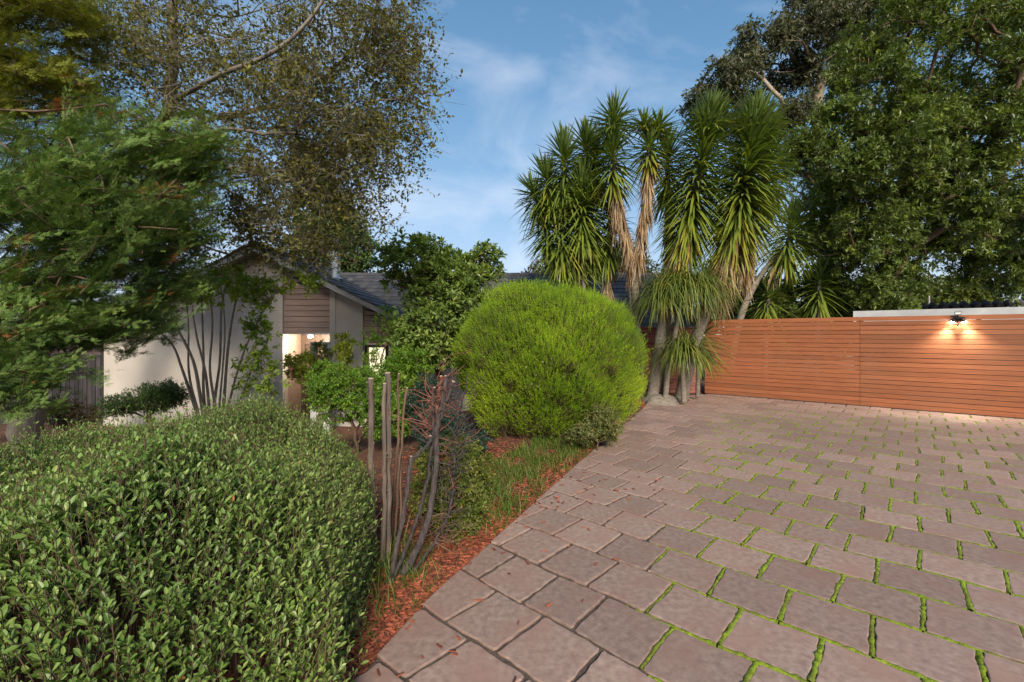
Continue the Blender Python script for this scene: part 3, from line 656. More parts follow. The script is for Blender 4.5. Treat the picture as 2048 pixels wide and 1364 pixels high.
# ------------------------------------------------------------------ plants: shared builders
LEAF6 = np.array([(0,0,0), (-.26,.30,.06), (-.22,.68,.05), (0,1,-.05), (.22,.68,.05), (.26,.30,.06)]); LEAF6_F = np.array([(0,5,4,3), (0,3,2,1)])
LEAFO = np.array([(0,0,0), (-.30,.42,.07), (-.24,.78,.05), (0,1,-.02), (.24,.78,.05), (.30,.42,.07)])     # obovate
LANCE = np.array([(0,0,0), (-.13,.40,.03), (0,1,-.10), (.13,.40,.03)]); LANCE_F = np.array([(0,3,2,1)])
KITE = np.array([(0,0,0), (-.27,.48,.06), (0,1,-.04), (.27,.48,.06)])
def ball(n, shell=.0):
    v = unit(rng.normal(0, 1, (n, 3))); r = rng.uniform(shell**3, 1, n)**(1/3); return v*r[:, None]
def ell(px, py, Y, rx, ry, dY, n, shell=.35):
    """points in an ellipsoid whose centre is seen at (px, py) at depth Y metres; rx, ry in photo pixels, dY in metres"""
    c = at(px, py, Y); b = ball(n, shell); k = Y/F_PX
    return c + b*np.array([rx*k, dY, ry*k])
def clump(T, k, pull):
    C = T[rng.choice(len(T), k, replace=False)]; j = np.argmin(np.linalg.norm(T[:, None] - C[None], axis=2), axis=1)
    return T + (C[j] - T)*pull
def rdirs(n, bias=(0, 0, 0)):
    return unit(unit(rng.normal(0, 1, (n, 3))) + np.asarray(bias))
def skeleton(trunk, targets, seg=.4, w=.45, curl=.35, jit=.03, r_tip=.006, pw=.42, r_max=None):
    trunk = np.asarray(trunk, float); P = [trunk[0]]; par = [-1]; D = [unit(trunk[1]-trunk[0])]; PLn = [0.]
    for a, b in zip(trunk[:-1], trunk[1:]):
        n = max(1, int(np.linalg.norm(b-a)/seg))
        for q in range(1, n+1):
            P.append(a + (b-a)*q/n + rng.normal(0, jit, 3)*(q < n)); par.append(len(P)-2); D.append(unit(b-a)); PLn.append(PLn[-1] + np.linalg.norm(P[-1]-P[-2]))
    n_tr = len(P); minj = max(0, int(n_tr*.25))
    order = np.argsort(np.linalg.norm(targets - trunk[-1], axis=1)); tips = []
    PA = np.zeros((len(P)+len(targets)*60, 3)); LA = np.zeros(len(PA)); PA[:len(P)] = P; LA[:len(P)] = PLn
    for ti in order:
        t = targets[ti]; n0 = len(P)
        cost = np.linalg.norm(PA[minj:n0]-t, axis=1) + w*LA[minj:n0]; j = minj + int(np.argmin(cost))
        L = np.linalg.norm(t-P[j]); m = min(50, max(1, int(math.ceil(L/seg)))); ctl = P[j] + D[j]*L*curl + rng.normal(0, .06, 3)*L
        prev = j
        for q in range(1, m+1):
            s = q/m; p = (1-s)**2*P[j] + 2*s*(1-s)*ctl + s*s*t + (rng.normal(0, jit, 3) if q < m else 0)
            P.append(p); par.append(prev); D.append(unit(p-P[prev])); PLn.append(PLn[prev] + np.linalg.norm(p-P[prev]))
            PA[len(P)-1] = p; LA[len(P)-1] = PLn[-1]; prev = len(P)-1
        tips.append(prev)
    P = np.array(P); par = np.array(par); cnt = np.zeros(len(P)); cnt[tips] = 1
    for i in range(len(P)-1, 0, -1): cnt[par[i]] += cnt[i]
    cnt = np.maximum(cnt, 1); R = r_tip*cnt**pw
    if r_max: R = np.minimum(R, r_max)
    return P, par, R, n_tr
def limbs(mb, P, par, R, kmin=4, kmax=9, rmin=0.0):
    kids = {}
    for i in range(1, len(P)): kids.setdefault(int(par[i]), []).append(i)
    stack = [(0, None)]
    while stack:
        i, pr = stack.pop(); ch = [pr, i] if pr is not None else [i]; cur = i
        while cur in kids:
            ks = sorted(kids[cur], key=lambda q: -R[q])
            for q in ks[1:]: stack.append((q, cur))
            cur = ks[0]; ch.append(cur)
        if len(ch) < 2: continue
        r = R[ch].copy()
        if pr is not None: r[0] = min(r[0], r[1]*1.25)
        if r.max() < rmin: continue
        k = int(np.clip(3 + r.max()*60, kmin, kmax))
        mb.tube(P[ch], r, k, cap=True, tint=rng.uniform(0, 1), wob=.06)
def foliage(mbl, mbt, T, n_tw, tw_len, n_lf, size, tmpl=LEAF6, F=LEAF6_F, bias=(0, 0, .25), up=.8, spread=.9, tw_r=.0025, center=None, droop=0., cl=.45, tbase=.0, tspan=1.0, outw=.5, start=.25, wid=1.0, tw_skip=1):
    n = len(T); A = np.repeat(T, n_tw, 0); c_t = np.repeat(rng.uniform(0, 1, n), n_tw)
    b = np.asarray(bias, float)
    if center is not None: b = b + outw*unit(A - np.asarray(center))
    d = unit(unit(rng.normal(0, 1, A.shape)) + b); L = tw_len*rng.uniform(.5, 1.15, len(A)); A = A + rng.normal(0, tw_len*.15, A.shape); B = A + d*L[:, None]
    B[:, 2] -= droop*L
    if mbt is not None: mbt.twigs(A[::tw_skip], B[::tw_skip], tw_r, tw_r*.5, tint=.5)
    k = len(A); t = np.tile(np.linspace(start, 1.0, n_lf), k) + rng.uniform(-.04, .04, k*n_lf)
    A2, B2, d2 = np.repeat(A, n_lf, 0), np.repeat(B, n_lf, 0), np.repeat(unit(B-A), n_lf, 0)
    P = A2 + (B2-A2)*t[:, None]; side = unit(np.cross(d2, rng.normal(0, 1, P.shape)))
    ld = unit(d2*(1.05-spread*.6) + side*spread + np.array([0, 0, -droop])*.6)
    nr = rng.normal(0, .45, P.shape) + np.array([0, 0, up]) + d2*.15
    tt = np.clip(tbase + tspan*(cl*np.repeat(c_t, n_lf) + (1-cl)*rng.uniform(0, 1, len(P))), 0, 1)
    sc = size*rng.uniform(.65, 1.2, len(P)); s3 = np.c_[sc*wid, sc, sc]
    mbl.inst(tmpl, F, P, frames(ld, nr), s3, tt)
def plant(name, label, cat, base, T, mat, bark, group=None, trunk=None, fol={}, sk={}, limb={}, inner=0, fname='foliage', bname='stem'):
    base = np.asarray(base, float)
    if trunk is None: trunk = [base + (0, 0, -.05), base + (0, 0, .12)]
    th = thing(name, label, cat, base, group)
    P, par, R, _ = skeleton(trunk, T, **sk)
    mbt, mbl = MB(), MB(); limbs(mbt, P, par, R, **limb)
    foliage(mbl, mbt, T, **fol)
    mbt.build(bname, bark, th, smooth=True); mbl.build(fname, mat, th)
    return th
def gpt(px, Y): x = (px-1024)*Y/F_PX; return np.array([x, Y, float(gz(np.array([x]), np.array([Y]))[0])])

# ------------------------------------------------------------------ front hedge
HP = np.array([(-.62, 1.55), (-.72, 1.95), (-.80, 2.4), (-.88, 2.85), (-1.25, 3.45), (-1.75, 3.95), (-2.35, 4.15), (-3.0, 3.9), (-3.25, 3.3), (-3.15, 2.75), (-3.5, 2.45), (-4.6, 2.1), (-4.6, 1.1), (-2.0, 1.0), (-1.1, 1.08)])
def poly_d(p, poly):
    best = np.full(len(p), 1e9); near = np.zeros((len(p), 2)); ins = np.zeros(len(p), bool); n = len(poly)
    for i in range(n):
        a, b = poly[i], poly[(i+1) % n]; e = b-a; t = np.clip(((p-a) @ e)/(e @ e), 0, 1); q = a + t[:, None]*e; d = np.linalg.norm(p-q, axis=1); m = d < best; best[m] = d[m]; near[m] = q[m]
        c = ((a[1] > p[:, 1]) != (b[1] > p[:, 1])) & (p[:, 0] < (b[0]-a[0])*(p[:, 1]-a[1])/(b[1]-a[1]+1e-12) + a[0]); ins ^= c
    return np.where(ins, best, -best), near
def hedge_top(x, y): return .85 + .08*np.sin(2.3*x+1)*np.sin(2.9*y) + .06*np.sin(6.1*x+2.2*y) + .03*np.sin(13*x-7*y)*np.sin(11*y+2) - .24*sstep((-x-2.1)/1.0) + .035*sstep((y-3.2)/.8)
th = thing('hedge', 'broad glossy green hedge filling the front left beside the driveway', 'hedge', (-1.9, 2.5, 0))
p = np.c_[rng.uniform(-4.6, -.5, 40000), rng.uniform(.95, 4.2, 40000)]; d, near = poly_d(p, HP); p = p[d > 0]; near = near[d > 0]; d = d[d > 0]
keep = rng.uniform(0, 1, len(p)) < np.clip(1.0*(2.2/np.hypot(p[:, 0], p[:, 1])), .45, 1); p, near, d = p[keep], near[keep], d[keep]
p, near, d = p[:13200], near[:13200], d[:13200]
rim = np.clip(d/.46, 0, 1); out2 = unit(near-p)
H = hedge_top(p[:, 0], p[:, 1]); prof = np.sqrt(1-(1-rim)**2.4)
zt = H*(.30+.70*prof)
# rim points also cover the side faces from top to ground
ns = 4200; ii = rng.integers(0, len(HP), ns); tt = rng.uniform(0, 1, ns); a = HP[ii]; b = HP[(ii+1) % len(HP)]
sp = a + (b-a)*tt[:, None]; w_len = np.linalg.norm(b-a, axis=1); kp = rng.uniform(0, 1, ns) < np.clip(w_len/.9, .25, 1); sp, a, b = sp[kp], a[kp], b[kp]
on = unit(np.c_[(b-a)[:, 1], -(b-a)[:, 0]]); tmp, _ = poly_d(sp + on*.02, HP); on = np.where(tmp[:, None] > 0, -on, on)
hs = rng.uniform(.03, .62, len(sp)); sp = sp - on*(.10*hs + .02)[:, None] + rng.normal(0, .03, sp.shape)
Pb = np.concatenate([np.c_[p, zt + rng.normal(0, .03, len(p))], np.c_[sp, hs]])
nrm = np.concatenate([unit(np.c_[out2*(1-rim)[:, None]*1.3, np.full(len(p), .9)]), unit(np.c_[on, np.full(len(sp), .45)])])
dirs = unit(nrm*.55 + np.array([0, 0, .95]) + rng.normal(0, .24, nrm.shape)); ln = rng.uniform(.09, .19, len(Pb)); long_ = rng.uniform(0, 1, len(Pb)) < .20; ln[long_] *= rng.uniform(1.3, 2.5, long_.sum())
A = Pb - dirs*ln[:, None]*.8; B = Pb + dirs*ln[:, None]*.42
mbt, mbl = MB(), MB(); mbt.twigs(A, B, .0022, .0012)
npair = 6; patch = .10*np.sin(2.1*Pb[:, 0]+.6)*np.sin(1.9*Pb[:, 1]+1) + .10*np.sin(5.3*Pb[:, 0]+3*Pb[:, 1])
for k in range(npair):
    t = .18 + .82*k/(npair-1); c = A + (B-A)*t; s0 = unit(np.cross(dirs, rng.normal(0, 1, dirs.shape)))
    if k == 0: sd0 = s0
    ang = k*1.57; q = np.cross(dirs, sd0); sd = math.cos(ang)*sd0 + math.sin(ang)*q
    for sg in (-1, 1):
        dl = unit(dirs*(.75+.45*t) + sd*sg*1.0 + rng.normal(0, .15, dirs.shape)); nr = dirs*1.0 - sd*sg*.9 + rng.normal(0, .2, dirs.shape)
        sz = rng.uniform(.019, .038, len(c))*(1.0 if k < npair-1 else .75)
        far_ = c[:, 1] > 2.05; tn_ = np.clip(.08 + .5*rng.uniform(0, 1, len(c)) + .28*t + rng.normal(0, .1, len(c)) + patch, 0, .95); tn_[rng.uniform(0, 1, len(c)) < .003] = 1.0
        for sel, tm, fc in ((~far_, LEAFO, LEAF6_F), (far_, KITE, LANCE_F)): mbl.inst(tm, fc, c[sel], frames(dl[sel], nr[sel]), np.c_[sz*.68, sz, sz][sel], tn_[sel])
stems = []
for _ in range(420):
    i = rng.integers(0, len(p)); b0 = np.array([p[i, 0]*.97-.05, p[i, 1], 0.]); stems.append((b0, np.array([p[i, 0], p[i, 1], zt[i]-.05])))
for b0, b1 in stems: mbt.tube([b0, b0*.45+b1*.55+rng.normal(0, .03, 3), b1], [.007, .005, .003], 4, tint=rng.uniform(0, 1))
mbt.build('stem', M['bark_brown'], th, smooth=True); mbl.build('foliage', M['hedge'], th)

# ------------------------------------------------------------------ pruned shrubs with cut stems
def pxline(pts): return np.array([at(*q) for q in pts])
def smooth_line(P, k=5):
    P = np.asarray(P); out = []
    for i in range(len(P)-1):
        p0, p1, p2, p3 = P[max(i-1, 0)], P[i], P[i+1], P[min(i+2, len(P)-1)]
        for q in range(k):
            t = q/k; out.append(.5*((2*p1) + (-p0+p2)*t + (2*p0-5*p1+4*p2-p3)*t*t + (-p0+3*p1-3*p2+p3)*t**3))
    out.append(P[-1]); return np.array(out)
def cut_stem(th, pts, r0, r1, mat, cut=True, name='stem'):
    L = smooth_line(pxline(pts)); n = len(L); m = MB(); R = .86*np.linspace(r0, r1, n)*(1+.07*np.sin(np.arange(n)*1.7+rng.uniform(0, 6)))
    L = L + np.c_[rng.normal(0, .0035, (n, 2)), np.zeros(n)]; m.tube(L, R, 9, tint=rng.uniform(.2, .9), wob=.12)
    for _ in range(7):                                       # knots
        i = rng.integers(1, n-1); s = unit(rng.normal(0, 1, 3)); m.tube([L[i], L[i]+s*R[i]*1.5], [R[i]*.45, R[i]*.3], 5, tint=.6)
    o = m.build(name, mat, th, smooth=True)
    if cut:
        d = unit(L[-1]-L[-2]); c = MB(); c.tube([L[-1]-d*.001, L[-1]+d*.004], R[-1]*.97, 10); c.build('cut_end', M['cutwood'], o)
    return o
th = thing('cut_back_shrub', 'leafless shrub of straight sawn-off grey stems at the hedge corner', 'shrub', gpt(768, 2.95))
cut_stem(th, [(752, 1110, 3.0), (744, 960, 3.0), (742, 850, 3.0), (741.5, 757, 3.0)], .024, .0215, M['bark_stake'])
cut_stem(th, [(775, 1130, 2.9), (777, 960, 2.95), (778, 860, 2.95), (777, 746, 2.95)], .022, .020, M['bark_stake'])
cut_stem(th, [(764, 1150, 2.85), (769, 980, 2.9), (768, 890, 2.9), (768, 767, 2.9)], .019, .014, M['bark_stake'])
cut_stem(th, [(782, 1090, 3.1), (788, 980, 3.1), (796, 860, 3.1), (797, 748, 3.1)], .011, .009, M['bark_brown'])
cut_stem(th, [(790, 1080, 3.15), (797, 950, 3.15), (803, 880, 3.15), (812, 776, 3.15)], .011, .009, M['bark_brown'])
cut_stem(th, [(800, 1075, 3.15), (802, 900, 3.2), (806, 840, 3.2), (815, 790, 3.2)], .008, .006, M['bark_brown'])
th = thing('bare_shrub', 'bare dark shrub with pruned fanning stems and tangled red twigs by the driveway', 'shrub', gpt(790, 2.8))
st = [cut_stem(th, [(776, 1180, 2.68), (786, 1130, 2.7), (808, 1020, 2.75), (817, 950, 2.75), (823, 915, 2.75)], .019, .015, M['bark_dark']),
      cut_stem(th, [(823, 918, 2.75), (840, 905, 2.76), (856, 890, 2.78), (864, 872, 2.8)], .014, .012, M['bark_dark'], name='branch'),
      cut_stem(th, [(782, 1165, 2.7), (815, 1090, 2.75), (842, 1010, 2.8), (855, 950, 2.82), (866, 870, 2.85), (866, 800, 2.85), (868, 775, 2.85)], .015, .011, M['bark_dark']),
      cut_stem(th, [(806, 1150, 2.75), (838, 1090, 2.78), (862, 1010, 2.82), (872, 930, 2.85), (874, 860, 2.86), (885, 800, 2.88), (893, 752, 2.9)], .029, .016, M['bark_dark']),
      cut_stem(th, [(876, 850, 2.86), (888, 815, 2.86), (905, 763, 2.86)], .016, .0125, M['bark_dark'], name='branch'),
      cut_stem(th, [(872, 840, 2.88), (876, 800, 2.9), (883, 752, 2.92)], .012, .0105, M['bark_red'], name='branch'),
      cut_stem(th, [(822, 1148, 2.78), (868, 1085, 2.85), (900, 1020, 2.9), (908, 940, 2.92), (912, 870, 2.95), (925, 800, 2.95), (936, 745, 2.95)], .015, .004, M['bark_dark'], cut=False)]
P0 = [(866, 835), (862, 840), (872, 800), (912, 900), (908, 960), (915, 850), (900, 1010), (925, 800), (870, 900), (890, 1040), (905, 930), (912, 880)]
for mat, lo, hi in ((M['bark_red'], 0, 70), (M['bark_dark'], 70, 170)):
    m = MB()
    for q in range(lo, hi):
        b = P0[q % 3] if lo == 0 and q % 5 else P0[3 + q % 9]; a = at(b[0]+rng.normal(0, 5), b[1]+rng.normal(0, 30), 2.88)
        dr = unit(np.array([rng.normal(.15, .75), rng.normal(0, .5), rng.uniform(.1, 1.0)])); L = rng.uniform(.07, .28)
        p1 = a + dr*L*.5 + rng.normal(0, .012, 3); p2 = p1 + unit(dr + rng.normal(0, .35, 3))*L*.5
        m.tube([a, p1, p2], [.0034, .0026, .0013], 4, tint=rng.uniform(0, 1))
        if rng.uniform() < .7:
            e = p1 + unit(dr + rng.normal(0, .7, 3))*L*.4; m.tube([p1, e], [.0022, .001], 3, tint=.5)
    tag(m.build('twig_tangle', mat, th), kind='stuff')
m = MB()
for q in range(50):
    a = at(rng.uniform(845, 925), rng.uniform(1030, 1085), 2.86+rng.normal(0, .05)); dr = unit(np.array([rng.normal(0, 1), rng.normal(0, .5), rng.normal(.1, .35)])); L = rng.uniform(.08, .22)
    m.tube([a, a+dr*L*.5+rng.normal(0, .01, 3), a+dr*L+rng.normal(0, .02, 3)], [.0025, .002, .001], 3, tint=rng.uniform(.3, 1))
tag(m.build('fallen_twig_tangle', M['bark_brown'], th), kind='stuff')

# small box bush behind the bare stems
T = np.concatenate([ell(890, 960, 3.35, 62, 85, .28, 120, .5), ell(925, 1010, 3.3, 35, 55, .2, 40, .5), ell(945, 960, 3.6, 32, 60, .22, 44, .5)])
plant('box_bush', 'small yellowing box bush behind the bare dark stems', 'bush', gpt(895, 3.4), T, M['box'], M['bark_brown'], fol=dict(n_tw=11, tw_len=.085, n_lf=9, size=.026, tmpl=KITE, F=LANCE_F, tw_skip=2, center=at(890, 1000, 3.35), outw=.9, tw_r=.0012), sk=dict(r_tip=.0015, seg=.08, jit=.005))

# ------------------------------------------------------------------ the big round bright green bush
rc = np.array([.58, 7.0, 0]); th = thing('round_bush', 'large clipped dome-shaped bright lime green bush beside the driveway', 'bush', rc)
ctr = np.array([.54, 7.05, 1.08]); RX, RYd, RZt, RZb = 1.37, 1.30, 1.14, 1.08
def bush_surf(v):
    lump = 1 + .09*np.sin(5*v[:, 0]+3*v[:, 2]+1) * np.sin(4*v[:, 1]+2.5*v[:, 2]) + .06*np.sin(11*v[:, 0]+2)*np.sin(9*v[:, 2]+7*v[:, 1]) + .030*np.sin(23*v[:, 0]+1)*np.sin(21*v[:, 2]+13*v[:, 1])
    rz = np.where(v[:, 2] > 0, RZt, RZb); fl = np.abs(v)**2.15; fl[:, 2] = np.where(v[:, 2] < 0, np.abs(v[:, 2])**5.0, fl[:, 2]); s_ = (fl.sum(1))**(-1/2.15)
    lean = v*s_[:, None]*np.c_[np.full(len(v), RX), np.full(len(v), RYd), rz]*lump[:, None]
    lean[:, :2] *= np.where(lean[:, 2] < -.2, 1 + .07*(lean[:, 2]+.2), 1)[:, None]
    return lean
v = unit(rng.normal(0, 1, (52000, 3))); v = v[(v[:, 1] < .45)]
q = bush_surf(v); dpt = rng.uniform(0, 1, len(q))**1.6
gap = np.sin(9*v[:, 0]+6*v[:, 2]+.5)*np.sin(8*v[:, 2]-5*v[:, 0]+2) + np.sin(17*v[:, 0]-3*v[:, 1])*np.sin(15*v[:, 2])*.6
dpt = np.where((gap > .95) & (v[:, 2] < .35), dpt*.5+.5, dpt)
kp = ~((v[:, 2] < -.80) & (rng.uniform(0, 1, len(v)) < .8)); q, v, dpt = q[kp], v[kp], dpt[kp]
P = ctr + q*(1-.13*dpt)[:, None]
dl = unit(v*np.array([.75, .75, .6]) + np.array([.05, 0, .85]) + rng.normal(0, .22, v.shape)); ln = rng.uniform(.07, .135, len(P)); ln[rng.uniform(0, 1, len(P)) < .05] *= 1.5
SPR = []; SPF = []
for k in range(9):
    t = .08 + .1*k; a = k*2.4; ca_, sa_ = math.cos(a), math.sin(a); l = .20*(1-.35*t); w = .028; i = len(SPR)
    SPR += [(ca_*l*.1 - sa_*w, t+l*.15, sa_*l*.1 + ca_*w), (ca_*l*.62, t+l*1.15, sa_*l*.62), (ca_*l*.1 + sa_*w, t+l*.15, sa_*l*.1 - ca_*w)]; SPF.append((i, i+2, i+1))
mbl = MB(); tn = np.clip(.5 + .22*np.sin(3*q[:, 0]+1)*np.sin(3.5*q[:, 2]) + rng.normal(0, .20, len(P)) + .14*np.sin(17*v[:, 0]+2)*np.sin(15*v[:, 2]+9*v[:, 1]), 0, 1)
tn = np.clip(tn, .10, 1); brown = (gap[kp] > .75) & (v[:, 2] < .15) & (rng.uniform(0, 1, len(P)) < .55); tn[brown] = .02
mbl.inst(SPR, SPF, P, frames(dl, rng.normal(0, 1, P.shape)), ln, tn)
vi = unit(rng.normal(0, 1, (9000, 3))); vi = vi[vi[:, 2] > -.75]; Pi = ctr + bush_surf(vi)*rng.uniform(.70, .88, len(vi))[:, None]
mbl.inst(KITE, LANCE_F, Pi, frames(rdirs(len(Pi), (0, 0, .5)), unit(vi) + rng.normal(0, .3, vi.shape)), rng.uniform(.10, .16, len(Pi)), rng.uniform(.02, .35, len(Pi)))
mbt = MB(); mbt.twigs((P-dl*.10)[::3], (P+dl*(ln*.8)[:, None])[::3], .0022, .001)
for _ in range(70):
    a = rng.uniform(0, 6.28); b0 = np.array([rc[0]+rng.normal(0, .25), rc[1]-.3+rng.normal(0, .2), .0]); vv = unit(np.array([[math.cos(a), math.sin(a)-.3, rng.uniform(-.75, .5)]])); b1 = ctr + bush_surf(vv)[0]*.9
    mbt.tube(smooth_line([b0, b0*.6+b1*.4+np.array([0, 0, -.05*rng.uniform()]), b1], 4), np.linspace(.02, .005, 9), 5, tint=rng.uniform(0, 1))
mbt.build('stem', M['bark_brown'], th, smooth=True); mbl.build('foliage', M['round'], th)
# pale variegated shrub at its right foot
T = np.concatenate([ell(1205, 838, 5.75, 32, 30, .25, 55, .3), ell(1165, 868, 5.6, 26, 18, .2, 30, .3), ell(1222, 862, 5.85, 18, 22, .15, 16, .3)])
plant('variegated_shrub', 'low pale variegated shrub at the foot of the round bush', 'shrub', gpt(1195, 5.8), T, M['varieg'], M['bark_brown'], fol=dict(n_tw=8, tw_len=.09, n_lf=7, size=.026, tmpl=LEAFO, tw_r=.0013), sk=dict(r_tip=.0016, seg=.1, jit=.006))

# ------------------------------------------------------------------ yuccas
YPROF = [(0, .55), (.18, .95), (.5, 1.0), (.8, .62), (1, .03)]
def rosette(mb, C, ax, n, L, ph0, ph1, width, tint0, tint1, drp=.12, len_axis=.25, pw=.8):
    """leaves spiralling round axis ax from C (bottom of the rosette) over len_axis metres; ph = angle from the axis, bottom to top"""
    ax = unit(ax); x = unit(np.cross(ax, np.array([.3, 1, .1]))); y = np.cross(ax, x)
    s = np.linspace(0, 1, n); a = np.arange(n)*2.39996 + rng.uniform(0, 6); ph = np.radians(ph0 + (ph1-ph0)*s**pw) + rng.normal(0, .12, n)
    rad = np.cos(a)[:, None]*x + np.sin(a)[:, None]*y; d = unit(np.cos(ph)[:, None]*ax + np.sin(ph)[:, None]*rad)
    P = C + ax*(len_axis*s)[:, None] + rad*.03; side = unit(np.cross(d, ax + rng.normal(0, .02, (n, 3)))); nr = np.cross(side, d); nr = np.where((nr @ np.array([0, 0, 1.]))[:, None] < 0, -nr, nr)
    LL = L*rng.uniform(.8, 1.1, n)*(.78+.22*np.sin(np.pi*np.clip(s*.9+.1, 0, 1))); dr = np.c_[rng.normal(0, .05, n), rng.normal(0, .05, n), -drp*np.sin(ph)*rng.uniform(.2, 2.0, n)]
    mb.ribbons(P, d, side, nr, LL, np.full(n, width), dr, YPROF, .22, np.clip(tint0 + (tint1-tint0)*s + rng.normal(0, .10, n), 0, 1))
def skirt(mb, C, ax, n, L, len_axis, width, flare=22):
    """dead leaves hanging down round the stem"""
    ax = unit(ax); x = unit(np.cross(ax, np.array([.3, 1, .1]))); y = np.cross(ax, x); s = rng.uniform(0, 1, n); a = rng.uniform(0, 6.28, n)
    rad = np.cos(a)[:, None]*x + np.sin(a)[:, None]*y; fl = np.radians(rng.uniform(2, flare, n)); P = C + ax*(len_axis*s)[:, None] + rad*.05
    dn = unit(-.35*ax + np.array([0, 0, -1.])); d = unit(np.cos(fl)[:, None]*dn + np.sin(fl)[:, None]*rad); side = unit(np.cross(d, rad)); nr = rad
    mb.ribbons(P, d, side, nr, L*rng.uniform(.6, 1.15, n), width*rng.uniform(.55, 1.1, n), rng.normal(0, .08, (n, 3)) + np.array([0, 0, -.15]), YPROF, rng.choice([-.3, .3]), rng.uniform(0, 1, n))
def yucca_trunk(th, pts, r0, r1, name='trunk'):
    L = smooth_line(pxline(pts), 8); n = len(L); R = np.linspace(r0*.8, r1*.8, n)*(1 + .05*np.sin(np.arange(n)*2.1)); m = MB(); m.tube(L, R, 14, tint=rng.uniform(.3, .8), wob=.05)
    return m.build(name, M['palm_bark'], th, smooth=True), L
def head(th, pxy, Y, tip, L=.62, n=260, green=1.0, dead=.5, wid=.045, down=115, top_tint=.30, bot_tint=.72, extra_tiers=0):
    """a leafy head: bottom of the leaf column at pxy, crown centre at tip (photo pixels at depth Y)"""
    a, b = at(*pxy, Y), at(*tip, Y); ax = b-a; H = np.linalg.norm(ax); mb = MB(); L = L*1.34; wid = wid*1.15; n = int(n*1.15)
    rosette(mb, a + ax*.0, ax, int(n*.72), L, down+34, 58, wid, bot_tint-.02, .45, .30, H*.86, 1.0)
    rosette(mb, a + ax*.84, ax, int(n*.28), L*.88, 66, 6, wid, .40, top_tint, .04, H*.16, .75)
    mb.build('leaf_rosette', M['yucca'], th)
    core = MB(); core.tube([a-unit(ax)*.05, a + ax*.5, b], [.06, .055, .03], 8); core.build('stem', M['palm_bark'], th, smooth=True)
def dead_skirt(th, pxy, Y, top, L=.6, n=200, wid=.035, flare=20):
    a, b = at(*pxy, Y), at(*top, Y); mb = MB(); skirt(mb, a, b-a, n, L, np.linalg.norm(b-a), wid, flare); mb.build('dead_leaf_skirt', M['yucca_dead'], th)
def yucca(label, base_px, Y): return thing('yucca', label, 'yucca', gpt(base_px, Y), 'yuccas clustered at the end of the driveway')

# leftmost, many-headed
t1 = yucca('leftmost yucca, a dense many-headed dark clump over the tiled roof', 1165, 11.2)
yucca_trunk(t1, [(1168, 800, 11.2), (1165, 640, 11.2), (1162, 560, 11.2), (1158, 470, 11.2)], .17, .13)
for (a, tip, L, n) in (((1130, 400), (1128, 300), .62, 230), ((1166, 480), (1163, 372), .66, 330), ((1175, 370), (1172, 280), .60, 200), ((1102, 410), (1093, 350), .60, 170), ((1185, 370), (1190, 300), .55, 150), ((1085, 425), (1068, 385), .55, 130), ((1152, 590), (1152, 440), .66, 330), ((1125, 520), (1118, 410), .66, 260), ((1100, 500), (1090, 420), .6, 160), ((1180, 520), (1185, 400), .6, 220)):
    head(t1, a, 11.2+rng.normal(0, .25), tip, L, n)
dead_skirt(t1, (1160, 520), 11.1, (1160, 440), .6, 90)
# second: tall two-tier head with pale skirt
t2 = yucca('tall slender yucca with a topmost spiky tuft and pale dead skirt', 1258, 10.5)
yucca_trunk(t2, [(1252, 800, 10.5), (1258, 680, 10.5), (1266, 590, 10.5), (1262, 500, 10.5), (1235, 410, 10.5), (1228, 320, 10.5), (1228, 240, 10.5)], .15, .05)
head(t2, (1226, 372), 10.5, (1226, 290), .58, 200, bot_tint=.8); head(t2, (1228, 268), 10.5, (1228, 232), .56, 110, down=60)
dead_skirt(t2, (1240, 440), 10.45, (1228, 355), .62, 240); dead_skirt(t2, (1266, 545), 10.45, (1248, 450), .55, 170)
# third: yellowish double tuft, long beige skirt
t3 = yucca('yellowish yucca with double tuft above a long beige dead skirt', 1275, 10.4)
yucca_trunk(t3, [(1285, 800, 10.4), (1272, 620, 10.4), (1272, 520, 10.4), (1290, 430, 10.4), (1296, 330, 10.4)], .13, .06)
head(t3, (1298, 330), 10.4, (1300, 285), .48, 130, bot_tint=.88, top_tint=.5); head(t3, (1290, 262), 10.4, (1289, 246), .36, 60, down=50, top_tint=.5, bot_tint=.75); head(t3, (1316, 270), 10.4, (1318, 250), .40, 70, down=50, top_tint=.5)
dead_skirt(t3, (1290, 420), 10.35, (1297, 315), .62, 300); dead_skirt(t3, (1276, 520), 10.35, (1288, 420), .55, 200)
# fourth and fifth: big full columns
t4 = yucca('full dark green yucca column left of the tallest one', 1312, 10.0)
yucca_trunk(t4, [(1305, 800, 10.0), (1318, 700, 10.0), (1330, 600, 10.0), (1352, 500, 10.0), (1392, 380, 10.0), (1415, 270, 10.0)], .17, .06)
head(t4, (1370, 492), 10.0, (1418, 245), .68, 720, bot_tint=.80); head(t4, (1418, 262), 10.0, (1421, 232), .62, 110, down=60)
dead_skirt(t4, (1338, 560), 9.9, (1376, 440), .85, 420)
t5 = yucca('largest yucca, a broad green column with brown skirt nearest the gate', 1372, 10.0)
yucca_trunk(t5, [(1362, 800, 10.2), (1385, 700, 10.1), (1420, 600, 10.0), (1462, 480, 10.0), (1495, 360, 10.0), (1508, 270, 10.0)], .20, .06)
head(t5, (1470, 482), 10.0, (1508, 260), .78, 900, bot_tint=.86, wid=.05); head(t5, (1508, 265), 10.0, (1512, 232), .64, 120, down=60)
head(t5, (1530, 400), 10.5, (1538, 300), .62, 200)
dead_skirt(t5, (1432, 570), 9.85, (1474, 440), .90, 460, flare=26); dead_skirt(t5, (1492, 530), 9.9, (1492, 420), .72, 260)
